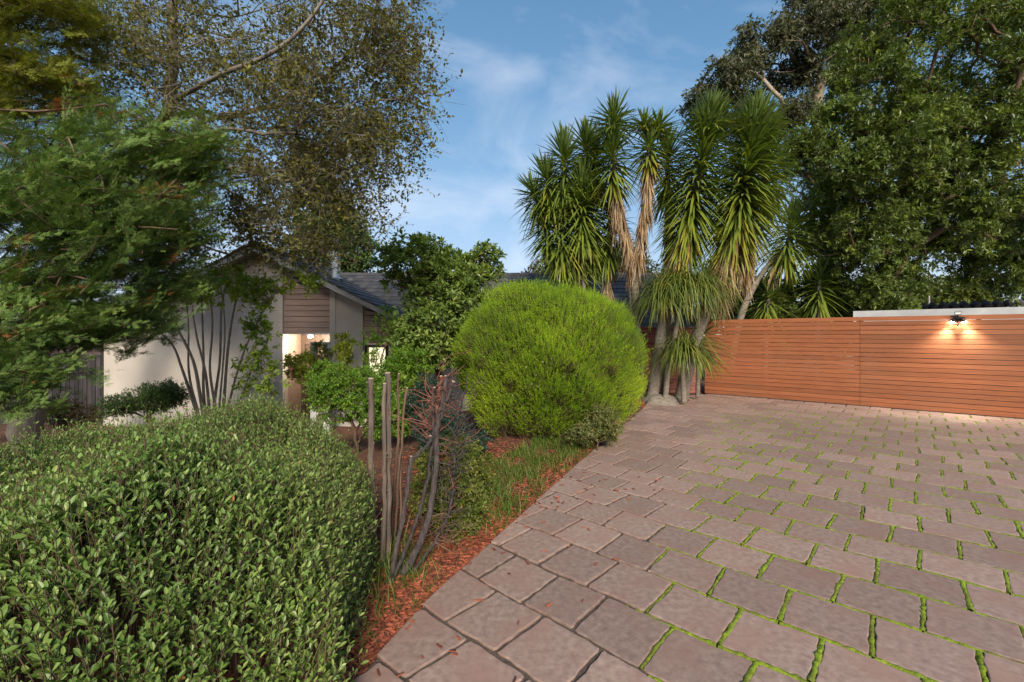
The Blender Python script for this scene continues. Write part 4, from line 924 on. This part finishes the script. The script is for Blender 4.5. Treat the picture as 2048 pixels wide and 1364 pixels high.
# hidden rear stems and small dark yuccas behind the gate
t6 = yucca('slim shaded yucca between the pale skirts and the big columns', 1345, 11.0)
yucca_trunk(t6, [(1330, 790, 11), (1335, 650, 11), (1345, 520, 11), (1335, 400, 11)], .11, .07); head(t6, (1335, 400), 11, (1335, 300), .6, 220); dead_skirt(t6, (1338, 560), 11, (1338, 400), .6, 200)
t7 = yucca('slim shaded yucca behind the tall slender one', 1215, 11.3)
yucca_trunk(t7, [(1212, 790, 11.3), (1215, 600, 11.3), (1220, 480, 11.3), (1222, 420, 11.3)], .11, .08); head(t7, (1215, 520), 11.3, (1222, 420), .6, 180); dead_skirt(t7, (1215, 590), 11.3, (1217, 500), .6, 140)
t8 = yucca('short dark yucca leaning right behind the gate', 1478, 12.3)
yucca_trunk(t8, [(1455, 760, 12.5), (1480, 640, 12.5), (1510, 570, 12.5), (1560, 500, 12.5)], .13, .08); head(t8, (1570, 520), 12.3, (1585, 440), .68, 260); dead_skirt(t8, (1545, 540), 12.3, (1565, 500), .55, 80)
t9 = yucca('smallest dark yucca rising over the gate top', 1635, 12.6)
yucca_trunk(t9, [(1632, 760, 12.6), (1634, 660, 12.6), (1638, 580, 12.6)], .09, .06); head(t9, (1636, 610), 12.6, (1640, 550), .60, 110)
t10 = yucca('low dark yucca tuft just behind the gate left end', 1530, 12.4)
yucca_trunk(t10, [(1530, 760, 12.4), (1532, 660, 12.4), (1535, 610, 12.4)], .09, .06); head(t10, (1534, 630), 12.4, (1538, 585), .6, 120)
# pale straps low on the biggest trunk
t11 = yucca('low striped-leaf yucca tuft sprouting at the trunks by the gate', 1418, 10.4)
yucca_trunk(t11, [(1395, 795, 10.4), (1396, 740, 10.4), (1398, 690, 10.4)], .06, .05); head(t11, (1398, 720), 10.4, (1402, 655), .62, 70, bot_tint=.8, down=85, wid=.055)

# ponytail plants with hair-like drooping leaves
def ponytail(label, base_px, Y, trunk, tops, n, L):
    th = thing('ponytail_plant', label, 'plant', gpt(base_px, Y), 'ponytail plants under the yuccas')
    if trunk: yucca_trunk(th, trunk, .075, .05)
    for tx, ty in tops:
        c = at(tx, ty, Y); a = rng.uniform(0, 6.28, n); el = rng.uniform(.25, 1.35, n); d = np.c_[np.cos(a)*np.cos(el), np.sin(a)*np.cos(el), np.sin(el)]
        mb = MB(); LL = L*rng.uniform(.7, 1.15, n); side = unit(np.cross(d, np.array([0, 0, 1.]))); k = 7; ts = np.linspace(0, 1, k); V = np.empty((n, k, 2, 3))
        p = np.repeat(c[None], n, 0) + rng.normal(0, .05, (n, 3)); dd_ = d.copy()
        for i in range(k):
            w = .022*(1-.85*ts[i]**2); V[:, i, 0] = p - side*w*.5; V[:, i, 1] = p + side*w*.5
            p = p + dd_*(LL/(k-1))[:, None]; dd_ = unit(dd_ + np.array([0, 0, -.52])*(.6+.2*i) + rng.normal(0, .07, (n, 3)))
        q = np.array([(2*i, 2*i+1, 2*i+3, 2*i+2) for i in range(k-1)]); Q = (q[None] + (np.arange(n)*2*k)[:, None, None]).reshape(-1, 4)
        mb.add(V, Q, tint=np.repeat(rng.uniform(0, 1, n), 2*k)); mb.build('leaf_mop', M['pony'], th)
ponytail('upper ponytail plant, a drooping pale green mop among the yucca trunks', 1345, 9.7, [(1330, 800, 9.7), (1338, 730, 9.7), (1352, 660, 9.7), (1358, 600, 9.7)], [(1355, 585), (1400, 588), (1325, 612), (1375, 600)], 420, 1.15)
ponytail('lower ponytail plant drooping onto the driveway by the trunk base', 1370, 9.6, [(1368, 805, 9.6), (1366, 760, 9.6), (1366, 722, 9.6)], [(1366, 712)], 520, 1.0)
# rounded root mass
rb = gpt(1322, 9.85); v = unit(rng.normal(0, 1, (1, 3))); m = MB()
nu, nv = 22, 9; a = np.linspace(0, 2*np.pi, nu, endpoint=False); ph = np.linspace(0, np.pi/2, nv); AA, PH = np.meshgrid(a, ph)
R_ = (.42 + .05*np.sin(5*AA+1) + .04*np.sin(9*AA))*np.cos(PH)*(1+rng.normal(0, .03, AA.shape)); V = np.stack([rb[0]+R_*np.cos(AA), rb[1]+R_*np.sin(AA)*.8, rb[2]-.02+.26*np.sin(PH)], -1)
i_, j_ = np.meshgrid(np.arange(nu), np.arange(nv-1)); q = np.stack([j_*nu+i_, j_*nu+(i_+1) % nu, (j_+1)*nu+(i_+1) % nu, (j_+1)*nu+i_], -1).reshape(-1, 4)
m.add(V, q); m.build('root_mass', M['palm_bark'], t4, smooth=True)

# ------------------------------------------------------------------ shrubs in front of the house
T = np.concatenate([ell(830, 540, 9.2, 72, 62, .6, 130), ell(905, 560, 9.3, 75, 60, .6, 120), ell(880, 650, 9.0, 80, 80, .6, 170), ell(965, 535, 9.4, 40, 32, .4, 40), ell(840, 700, 9.0, 60, 40, .5, 60), ell(915, 600, 9.0, 60, 70, .5, 60)])
plant('broadleaf_tree', 'dark green broad-leaved small tree in front of the rear roof', 'tree', gpt(880, 9.2), T, M['rhodo'], M['bark_brown'], trunk=[gpt(880, 9.2), at(878, 760, 9.2), at(875, 690, 9.2)], fol=dict(tmpl=KITE, F=LANCE_F, tw_skip=2, n_tw=4, tw_len=.20, n_lf=9, size=.125, bias=(0, 0, .5), center=at(880, 640, 9.2), outw=.6, wid=.75, start=.5), sk=dict(r_tip=.005, seg=.2, jit=.02), fname='crown', bname='trunk')
T = np.concatenate([ell(780, 770, 7.9, 55, 40, .45, 80), ell(820, 740, 8.2, 45, 45, .4, 60), ell(745, 700, 9.6, 25, 40, .2, 16), ell(775, 650, 9.4, 30, 35, .25, 22)])
plant('leafy_shrub', 'loose bright green shrub growing in front of the lit window', 'shrub', gpt(790, 8.1), T, M['lime'], M['bark_brown'], fol=dict(tmpl=KITE, F=LANCE_F, tw_skip=2, n_tw=5, tw_len=.17, n_lf=9, size=.085, bias=(0, 0, .5), wid=.6), sk=dict(r_tip=.004, seg=.2, jit=.02))
T = np.concatenate([ell(700, 790, 6.6, 75, 55, .5, 150), ell(770, 830, 6.4, 55, 50, .45, 110), ell(660, 760, 7.2, 40, 35, .4, 50)])
plant('lime_bush', 'dense lime green bush behind the sawn-off stems', 'bush', gpt(715, 6.7), T, M['lime'], M['bark_brown'], fol=dict(tmpl=KITE, F=LANCE_F, tw_skip=2, n_tw=9, tw_len=.12, n_lf=9, size=.042, center=at(715, 850, 6.6), outw=.6), sk=dict(r_tip=.003, seg=.15, jit=.01))
T = np.concatenate([ell(600, 735, 9.4, 32, 28, .3, 50), ell(685, 735, 9.3, 24, 45, .3, 45), ell(690, 690, 9.3, 16, 22, .2, 15)])
plant('rose_bush', 'yellow green bush lit by the porch lamp at the door', 'bush', gpt(640, 9.3), T, M['yellow'], M['bark_tan'], fol=dict(tmpl=KITE, F=LANCE_F, tw_skip=2, n_tw=7, tw_len=.12, n_lf=8, size=.055, bias=(0, 0, .5)), sk=dict(r_tip=.004, seg=.2, jit=.02))
fp = at(583, 737, 9.05); m = MB()
for k in range(9):
    a = k*2.4; d = np.array([math.cos(a)*.8, -.5, math.sin(a)*.8]); m.inst(LEAFO, LEAF6_F, fp[None], frames(d[None], np.array([[0, -1., .2]])), np.array([.05]), np.array([.5]))
m.tube([fp+(0, .02, -.25), fp+(0, .01, 0)], .004, 5)
fo = m.build('rose_flower', M['petal'], loc=fp); tag(fo, 'single pink rose bloom on the yellow bush by the door', 'flower')
T = np.concatenate([ell(641, 720, 9.95, 20, 45, .15, 50), ell(640, 770, 9.9, 30, 40, .2, 50)])
plant('climbing_plant', 'pale green climber growing over the white trellis', 'climber', gpt(641, 9.9), T, M['varieg'], M['bark_tan'], fol=dict(n_tw=6, tw_len=.10, n_lf=7, size=.05), sk=dict(r_tip=.003, seg=.2, jit=.02))
T = np.concatenate([ell(855, 810, 6.3, 40, 55, .4, 110), ell(880, 865, 5.4, 55, 40, .35, 90), ell(940, 890, 5.5, 35, 25, .25, 30)])
plant('blue_green_bush', 'dark blue-green bush in the shade behind the bare red twigs', 'bush', gpt(860, 6.2), T, M['blue'], M['bark_brown'], fol=dict(tmpl=KITE, F=LANCE_F, tw_skip=2, n_tw=9, tw_len=.10, n_lf=9, size=.035, center=at(860, 860, 6.2), outw=.6), sk=dict(r_tip=.003, seg=.15, jit=.01))
T = np.concatenate([ell(300, 800, 8.6, 68, 26, .35, 110), ell(330, 785, 8.5, 34, 18, .25, 50), ell(240, 815, 8.4, 36, 20, .3, 45)])
plant('azalea_shrub', 'low spreading dark green shrub against the pale house wall', 'shrub', gpt(300, 8.6), T, M['azalea'], M['bark_brown'], fol=dict(tmpl=KITE, F=LANCE_F, tw_skip=2, n_tw=8, tw_len=.14, n_lf=9, size=.04, bias=(.2, 0, .3)), sk=dict(r_tip=.004, seg=.15, jit=.015))
T = np.concatenate([ell(150, 835, 8.9, 55, 26, .35, 70), ell(120, 820, 8.9, 30, 18, .3, 30)])
plant('straggly_shrub', 'straggly brownish shrub in shade before the dark paling fence', 'shrub', gpt(145, 8.9), T, M['drab'], M['bark_brown'], fol=dict(tmpl=KITE, F=LANCE_F, tw_skip=2, n_tw=8, tw_len=.16, n_lf=7, size=.038), sk=dict(r_tip=.004, seg=.15, jit=.02))
m = MB(); m.tube(smooth_line([gpt(60, 8.0)+(0, 0, .12), gpt(110, 7.6)+(0, 0, .06), gpt(165, 7.2)+(0, 0, .02), gpt(215, 7.0)], 6), np.linspace(.09, .03, 19), 8, wob=.08)
m.tube(smooth_line([gpt(80, 8.2)+(0, 0, .25), gpt(125, 8.0)+(0, 0, .30), gpt(170, 7.8)+(0, 0, .1)], 6), np.linspace(.04, .015, 13), 6, wob=.08)
fb = m.build('fallen_branch', M['bark_brown'], smooth=True, loc=gpt(120, 7.6)); tag(fb, 'crooked brown branch lying at the foot of the left trunk', 'branch')

# multi-stemmed shrub before the wall
ms = thing('multi_stem_shrub', 'tall shrub with many slender grey stems fanning before the house wall', 'shrub', gpt(425, 8.0))
tips = []
for pts in ([(425, 930, 8), (395, 830, 8), (365, 740, 7.95), (345, 690, 7.9), (308, 655, 7.8)], [(422, 930, 8), (396, 825, 8), (378, 745, 8), (377, 650, 8), (370, 575, 8)], [(424, 930, 8.05), (408, 800, 8.1), (407, 700, 8.1), (402, 570, 8.1)],
            [(428, 930, 8), (428, 820, 8), (440, 720, 8), (443, 620, 8), (455, 555, 8)], [(430, 930, 7.95), (432, 830, 7.9), (420, 740, 7.9), (425, 650, 7.9), (418, 560, 7.85)], [(430, 930, 8.05), (446, 820, 8.1), (456, 700, 8.1), (470, 610, 8.1), (492, 545, 8.1)],
            [(433, 930, 8), (455, 820, 8), (482, 720, 7.95), (512, 650, 7.9), (548, 590, 7.8), (592, 548, 7.7)], [(424, 930, 7.9), (402, 800, 7.85), (386, 720, 7.8), (352, 650, 7.75), (335, 590, 7.7)], [(436, 930, 8.05), (472, 830, 8.1), (502, 740, 8.1), (535, 685, 8.1)],
            [(430, 930, 8.1), (440, 800, 8.15), (450, 660, 8.2), (440, 560, 8.2)], [(426, 930, 7.95), (413, 760, 7.95), (395, 680, 7.95), (385, 620, 7.95)]):
    L = smooth_line(pxline(pts), 6); m = MB(); m.tube(L, np.linspace(.031, .011, len(L))*rng.uniform(.75, 1.15), 7, tint=rng.uniform(.3, .9), wob=.06); m.build('stem', M['bark_tan'], ms, smooth=True); tips += list(L[len(L)*5//8:])
T = np.concatenate([ell(350, 590, 7.9, 60, 28, .5, 26), ell(450, 575, 7.9, 70, 30, .5, 38), ell(540, 590, 7.8, 45, 34, .4, 22), ell(515, 680, 7.8, 30, 45, .35, 20), ell(515, 755, 7.7, 40, 40, .3, 18), ell(605, 560, 7.7, 35, 20, .3, 12), ell(320, 640, 7.8, 25, 15, .2, 8)])
mbt, mbl = MB(), MB(); tips = np.array(tips)
for t in T:
    j = np.argmin(np.linalg.norm(tips-t, axis=1)); p = tips[j]; mbt.tube([p, p*.5+t*.5+np.array([0, 0, .05]), t], [.009, .006, .004], 4, tint=rng.uniform(0, 1))
foliage(mbl, mbt, T, 4, .20, 9, .085, bias=(0, 0, .3), wid=.75, start=.4)
tag(mbt.build('twig_tangle', M['bark_tan'], ms, smooth=True), kind='stuff'); mbl.build('foliage', M['crepe'], ms)

# ------------------------------------------------------------------ trees
# conifer on the left: flat feathery sprays
FR = []; FF = []
def _q(a, b, w):
    a = np.array(a); b = np.array(b); d = unit(b-a); s = np.array([-d[1], d[0], 0])*w; i = len(FR)
    m_ = a*.75+b*.25; FR.extend([m_-s, b, m_+s] if len(FR) else [a-s*.6, b, a+s*.6]); FF.append((i, i+2, i+1))
_q((0, 0, 0), (0, 1, 0), .04)
for k in range(5):
    t = .06 + .17*k; l = .44*(1-.62*t)
    for sg in (-1, 1): _q((0, t+.03*sg, 0), (sg*l*.60, t+l*.80, .08*math.sin(k*2+sg)), .040)
FR = np.array(FR); FF = np.array(FF)
def sprays(mb, mbt, T, size, outc, lift=.10, plume=.55, per=13, tb=0.):
    """each target carries plumes: a woody axis with sprays leaving it on both sides, shorter towards the tip"""
    T = np.repeat(T, 2, 0) + rng.normal(0, .10, (len(T)*2, 3)); n = len(T); o = T - np.asarray(outc); o[:, 2] *= .3; o = unit(o)
    ax = unit(o*1.0 + unit(rng.normal(0, 1, T.shape))*.60 + np.array([0, 0, lift])); pn = unit(np.array([0, -.25, 1.]) + rng.normal(0, .35, T.shape)); sd = unit(np.cross(ax, pn)); pn = np.cross(sd, ax)
    PLg = plume*rng.uniform(.6, 1.2, n); mbt.twigs(T - ax*(PLg*.55)[:, None], T + ax*(PLg*.4)[:, None], .0055, .002, tint=.7)
    cl = rng.uniform(0, 1, n); dead = rng.uniform(0, 1, n) < .05
    for k in range(per):
        t = -.55 + 1.10*k/(per-1); taper = 1.15 - .75*max(0., t+.25)
        for sg in ((-1, 1) if k < per-1 else (0,)):
            P = T + ax*(PLg*t)[:, None] + rng.normal(0, .012, T.shape)
            d = unit(ax*.85 + sd*sg*.75 + rng.normal(0, .20, T.shape) + pn*rng.uniform(-.15, .25, (n, 1)))
            tn = np.clip(.10 + .34*cl + .34*rng.uniform(0, 1, n) + .12*(t+.5) + tb, 0, .93); tn = np.where(dead & (rng.uniform(0, 1, n) < .6), 1., tn)
            mb.inst(FR, FF, P, frames(d, pn + rng.normal(0, .35, T.shape)), size*taper*rng.uniform(.75, 1.2, n), tn)
cb_ = np.array([-8.2, 5.6, float(gz(np.array([-8.2]), np.array([5.6]))[0])])
T = np.concatenate([ell(70, 460, 4.9, 210, 170, .9, 190, .2), ell(260, 400, 5.4, 165, 150, .8, 150, .2), ell(380, 320, 5.7, 72, 55, .5, 34, .2), ell(140, 610, 5.2, 165, 80, .7, 95, .2), ell(60, 705, 4.6, 90, 70, .5, 48, .2),
                    ell(250, 650, 5.6, 75, 30, .4, 26, .2), ell(20, 780, 4.3, 70, 45, .3, 20, .2), ell(210, 270, 5.5, 55, 70, .5, 20), ell(330, 470, 5.6, 90, 60, .5, 40), ell(110, 660, 5.0, 110, 40, .5, 36), ell(-150, 450, 5.0, 150, 350, 1.0, 46), ell(300, 640, 5.8, 40, 25, .3, 12), ell(330, 545, 5.9, 70, 45, .4, 40), ell(420, 300, 5.9, 40, 35, .3, 14)])
th = thing('conifer_tree', 'feathery green conifer overhanging the left side of the garden', 'tree', cb_)
P, par, R, ntr = skeleton([cb_ + (0, 0, -.1), cb_ + (0, 0, 1.5), cb_ + (.1, .1, 4.5), cb_ + (.2, .2, 8)], T, seg=.3, w=.25, curl=.25, jit=.02, r_tip=.006, pw=.45)
R = np.minimum(R, .014); R[:ntr] = np.maximum(R[:ntr], np.linspace(.28, .06, ntr)); mbt, mbl = MB(), MB(); limbs(mbt, P, par, R); sprays(mbl, mbt, T, .118, cb_ + (0, 0, 2.3), .30, .56, 17)
mbt.build('trunk', M['bark_brown'], th, smooth=True); mbl.build('crown', M['conifer'], th)
cg = np.array([-10.5, 6.8, float(gz(np.array([-10.5]), np.array([6.8]))[0])])
T = np.concatenate([ell(40, 60, 5.8, 130, 110, .8, 95), ell(90, 180, 6.0, 110, 65, .7, 60), ell(-120, 80, 5.8, 150, 200, .8, 60), ell(150, 40, 6.3, 60, 60, .5, 26), ell(20, 260, 6, 80, 50, .5, 26)])
th = thing('golden_conifer', 'yellow-tinged conifer branches in the top left corner', 'tree', cg)
P, par, R, ntr = skeleton([cg + (0, 0, -.1), cg + (0, 0, 2), cg + (.1, 0, 6), cg + (.2, 0, 9)], T, seg=.3, w=.25, curl=.25, jit=.02, r_tip=.006, pw=.45)
R = np.minimum(R, .02); R[:ntr] = np.maximum(R[:ntr], np.linspace(.25, .06, ntr)); mbt, mbl = MB(), MB(); limbs(mbt, P, par, R); sprays(mbl, mbt, T, .15, cg + (0, 0, 4), .05, .7, 12)
mbt.build('trunk', M['bark_brown'], th, smooth=True); mbl.build('crown', M['conifer_gold'], th)

# sparse olive-leaved deciduous tree
db = gpt(60, 8.2); th = thing('deciduous_tree', 'large sparse olive-leaved tree with twiggy crown over the house gable', 'tree', db)
T = np.concatenate([ell(440, 250, 7.2, 260, 220, 1.2, 330, .0), ell(660, 170, 6.6, 165, 170, 1.1, 200, .0), ell(600, 400, 7.0, 140, 110, .9, 120, .0), ell(300, 60, 7.4, 170, 120, 1.1, 130, .0), ell(770, 60, 6.3, 85, 110, .8, 70, .0), ell(470, 480, 7.4, 160, 50, .8, 42, .0),
                    ell(560, -110, 6.8, 300, 110, 1.2, 90, .0), ell(700, 330, 6.7, 80, 70, .6, 36, .0), ell(330, 430, 7.6, 120, 100, .8, 50, .0), ell(640, 490, 7.4, 70, 40, .5, 26, .0), ell(740, 270, 6.4, 60, 60, .5, 22, 0), ell(835, 170, 6.2, 40, 130, .5, 26, 0), ell(790, 320, 6.3, 40, 70, .4, 14, 0), ell(745, 430, 6.5, 30, 60, .4, 8, 0), ell(420, 510, 7.3, 120, 28, .5, 10, 0)])
tr = [db + (0, 0, -.1), at(55, 760, 8.2), at(85, 600, 8.1), at(170, 420, 8.0), at(290, 300, 7.7), at(342, 205, 7.5), at(345, 60, 7.4), at(360, -120, 7.3)]
P, par, R, ntr = skeleton(tr, T, seg=.28, w=.35, curl=.3, jit=.03, r_tip=.0038, pw=.43)
R[:ntr] = np.maximum(R[:ntr], np.linspace(.25, .04, ntr)); mbt, mbl = MB(), MB(); limbs(mbt, P, par, R, kmin=3)
L = smooth_line(pxline([(342, 205, 7.5), (440, 150, 6.4), (520, 118, 5.9), (585, 75, 5.7), (640, 10, 5.6), (660, -40, 5.6)]), 6); mbt.tube(L, np.linspace(.035, .016, len(L)), 8, tint=1.0, wob=.05)
foliage(mbl, mbt, T, 7, .42, 7, .066, tmpl=KITE, F=LANCE_F, bias=(0, 0, -.05), tw_r=.0026, up=.5, cl=.35, wid=1.0, start=.15)
foliage(MB(), mbt, T[rng.uniform(0, 1, len(T)) < .8], 3, .36, 1, .01, bias=(.1, 0, -.15), tw_r=.0026)
mbt.build('trunk', M['bark_grey'], th, smooth=True); mbl.build('crown', M['olive'], th)

# dense tree on the right, leaves in whorls
fb_ = np.array([16.6, 14.2, -.5]); th = thing('dense_tree', 'huge dense dark green tree overhanging the slatted screen', 'tree', fb_)
T = np.concatenate([ell(1880, 150, 12.0, 215, 190, 1.8, 420), ell(1760, 330, 11.6, 160, 150, 1.5, 320), ell(1980, 380, 11.8, 170, 160, 1.7, 340), ell(1720, 490, 12.3, 115, 90, 1.2, 110), ell(1850, 470, 12.4, 190, 60, 1.4, 120), ell(2100, 150, 12, 200, 250, 1.8, 120), ell(1900, -120, 12, 250, 100, 1.5, 70), ell(1640, 290, 11.8, 60, 70, .7, 45), ell(2050, 545, 12.3, 80, 45, .8, 46), ell(1960, 545, 12.6, 50, 30, .6, 14), ell(1800, 560, 12.6, 60, 40, .6, 26), ell(1760, 570, 12.6, 110, 40, .8, 50)])
T = np.concatenate([clump(T, 130, .40), ell(1930, 190, 14.2, 230, 250, .9, 210, 0), ell(1780, 380, 13.8, 150, 150, .8, 90, 0)])
P, par, R, ntr = skeleton([fb_ + (0, 0, -.1), fb_ + (0, 0, 2.5), fb_ + (-.5, -.5, 5), fb_ + (-.6, -.6, 8)], T, seg=.5, w=.3, curl=.3, jit=.05, r_tip=.009, pw=.45)
R[:ntr] = np.maximum(R[:ntr], np.linspace(.45, .1, ntr)); mbt, mbl = MB(), MB(); limbs(mbt, P, par, R)
foliage(mbl, mbt, T, 9, .42, 12, .125, tw_skip=3, tmpl=KITE, F=LANCE_F, bias=(-.1, -.15, .35), center=np.array([13.0, 12.8, 4.0]), outw=.5, wid=.7, start=.5, cl=.5, tw_r=.004)
mbt.build('trunk', M['bark_brown'], th, smooth=True); mbl.build('crown', M['ficus'], th)

# eucalyptus behind
eb = np.array([15.5, 21.0, -.6]); th = thing('gum_tree', 'tall grey-green gum tree with bare forking limbs behind the yuccas', 'tree', eb)
cl_ = [(1405, 185, 40, 38), (1440, 140, 50, 45), (1500, 100, 55, 50), (1465, 215, 45, 40), (1560, 75, 55, 45), (1620, 45, 65, 50), (1600, 130, 50, 40), (1690, 40, 70, 55), (1760, 20, 70, 60), (1680, 120, 60, 45), (1530, 175, 40, 35), (1590, 215, 40, 35), (1740, 110, 60, 50), (1640, -30, 80, 60), (1760, -60, 120, 60), (1385, 225, 25, 30), (1560, 240, 30, 25)]
T = np.concatenate([ell(a, b, 20 + rng.normal(0, .8), c, d, 1.2, int(c*d/70), .3) for a, b, c, d in cl_])
T = clump(T, 60, .35)
P, par, R, ntr = skeleton([eb + (0, 0, -.1), eb + (-.3, 0, 5), at(1640, 300, 20.5), at(1640, 240, 20.3)], T, seg=.6, w=.5, curl=.4, jit=.08, r_tip=.014, pw=.46)
R[:ntr] = np.maximum(R[:ntr], np.linspace(.42, .2, ntr)); mbt, mbl = MB(), MB(); limbs(mbt, P, par, R)
foliage(mbl, mbt, T, 8, .6, 11, .21, tw_skip=3, tmpl=LANCE, F=LANCE_F, bias=(0, 0, -.1), droop=.5, up=.3, tw_r=.006, wid=1.3)
mbt.build('trunk', M['bark_tan'], th, smooth=True); mbl.build('crown', M['gum'], th)

# background greenery
def backtree(label, px, Y, T, mat, size, n_tw=8, tw=.5, n_lf=7, name='tree', bark='bark_brown', h=None):
    b = np.array([(px-1024)*Y/F_PX, Y, -.8]); th = thing(name, label, 'tree', b); c = T.mean(0)
    P, par, R, ntr = skeleton([b, b*.5 + np.array([c[0], c[1], c[2]])*.5], T, seg=.6, w=.4, curl=.3, jit=.06, r_tip=.012, pw=.46)
    mbt, mbl = MB(), MB(); limbs(mbt, P, par, R); foliage(mbl, mbt, T, n_tw, tw, n_lf, size, tmpl=KITE, F=LANCE_F, center=c, outw=.5, tw_r=.006)
    mbt.build('trunk', M[bark], th, smooth=True); mbl.build('crown', M[mat], th)
backtree('dark green conical evergreen rising behind the flue pipe', 665, 19, np.concatenate([ell(670, 490, 19, 75, 60, 1.3, 130), ell(655, 420, 19, 65, 60, 1.2, 90), ell(625, 360, 19, 50, 60, 1, 50), ell(700, 530, 19, 45, 40, .9, 40)]), 'azalea', .15, 10, .5, 9, 'evergreen_tree')
backtree('distant grey-green tree low behind the roof ridge and yuccas', 1190, 26, np.concatenate([ell(1190, 535, 26, 60, 30, 1.5, 50), ell(1110, 550, 26, 50, 16, 1, 24), ell(1250, 540, 26, 50, 40, 1.5, 40)]), 'gum', .25, 8, .8, 7, 'distant_tree')
backtree('distant pale olive tree seen beyond the carport', 1910, 34, np.concatenate([ell(1905, 592, 34, 48, 30, 2, 70), ell(1945, 600, 34, 35, 22, 1.5, 40), ell(1870, 605, 34, 25, 18, 1.5, 25)]), 'box', .35, 8, 1.0, 7, 'distant_tree')
backtree('dark shrubby tree filling the gap above the gate', 1560, 14, np.concatenate([ell(1500, 610, 14, 75, 55, .8, 90), ell(1620, 605, 14, 80, 60, .8, 100), ell(1720, 615, 13.8, 90, 45, .8, 100), ell(1560, 660, 13.5, 150, 40, .6, 90), ell(1740, 660, 13, 80, 40, .5, 60), ell(1785, 590, 13.6, 50, 40, .7, 44), ell(1450, 580, 14, 40, 60, .6, 36)]), 'ficus', .15, 8, .45, 8, 'screen_tree')
backtree('olive tree with yellowish leaves behind the largest yucca', 1650, 15.5, np.concatenate([ell(1640, 430, 15.5, 45, 55, .8, 40), ell(1610, 350, 15.5, 40, 40, .7, 22), ell(1680, 520, 15.5, 60, 40, .8, 30)]), 'olive', .12, 7, .5, 7, 'olive_tree', 'bark_tan')
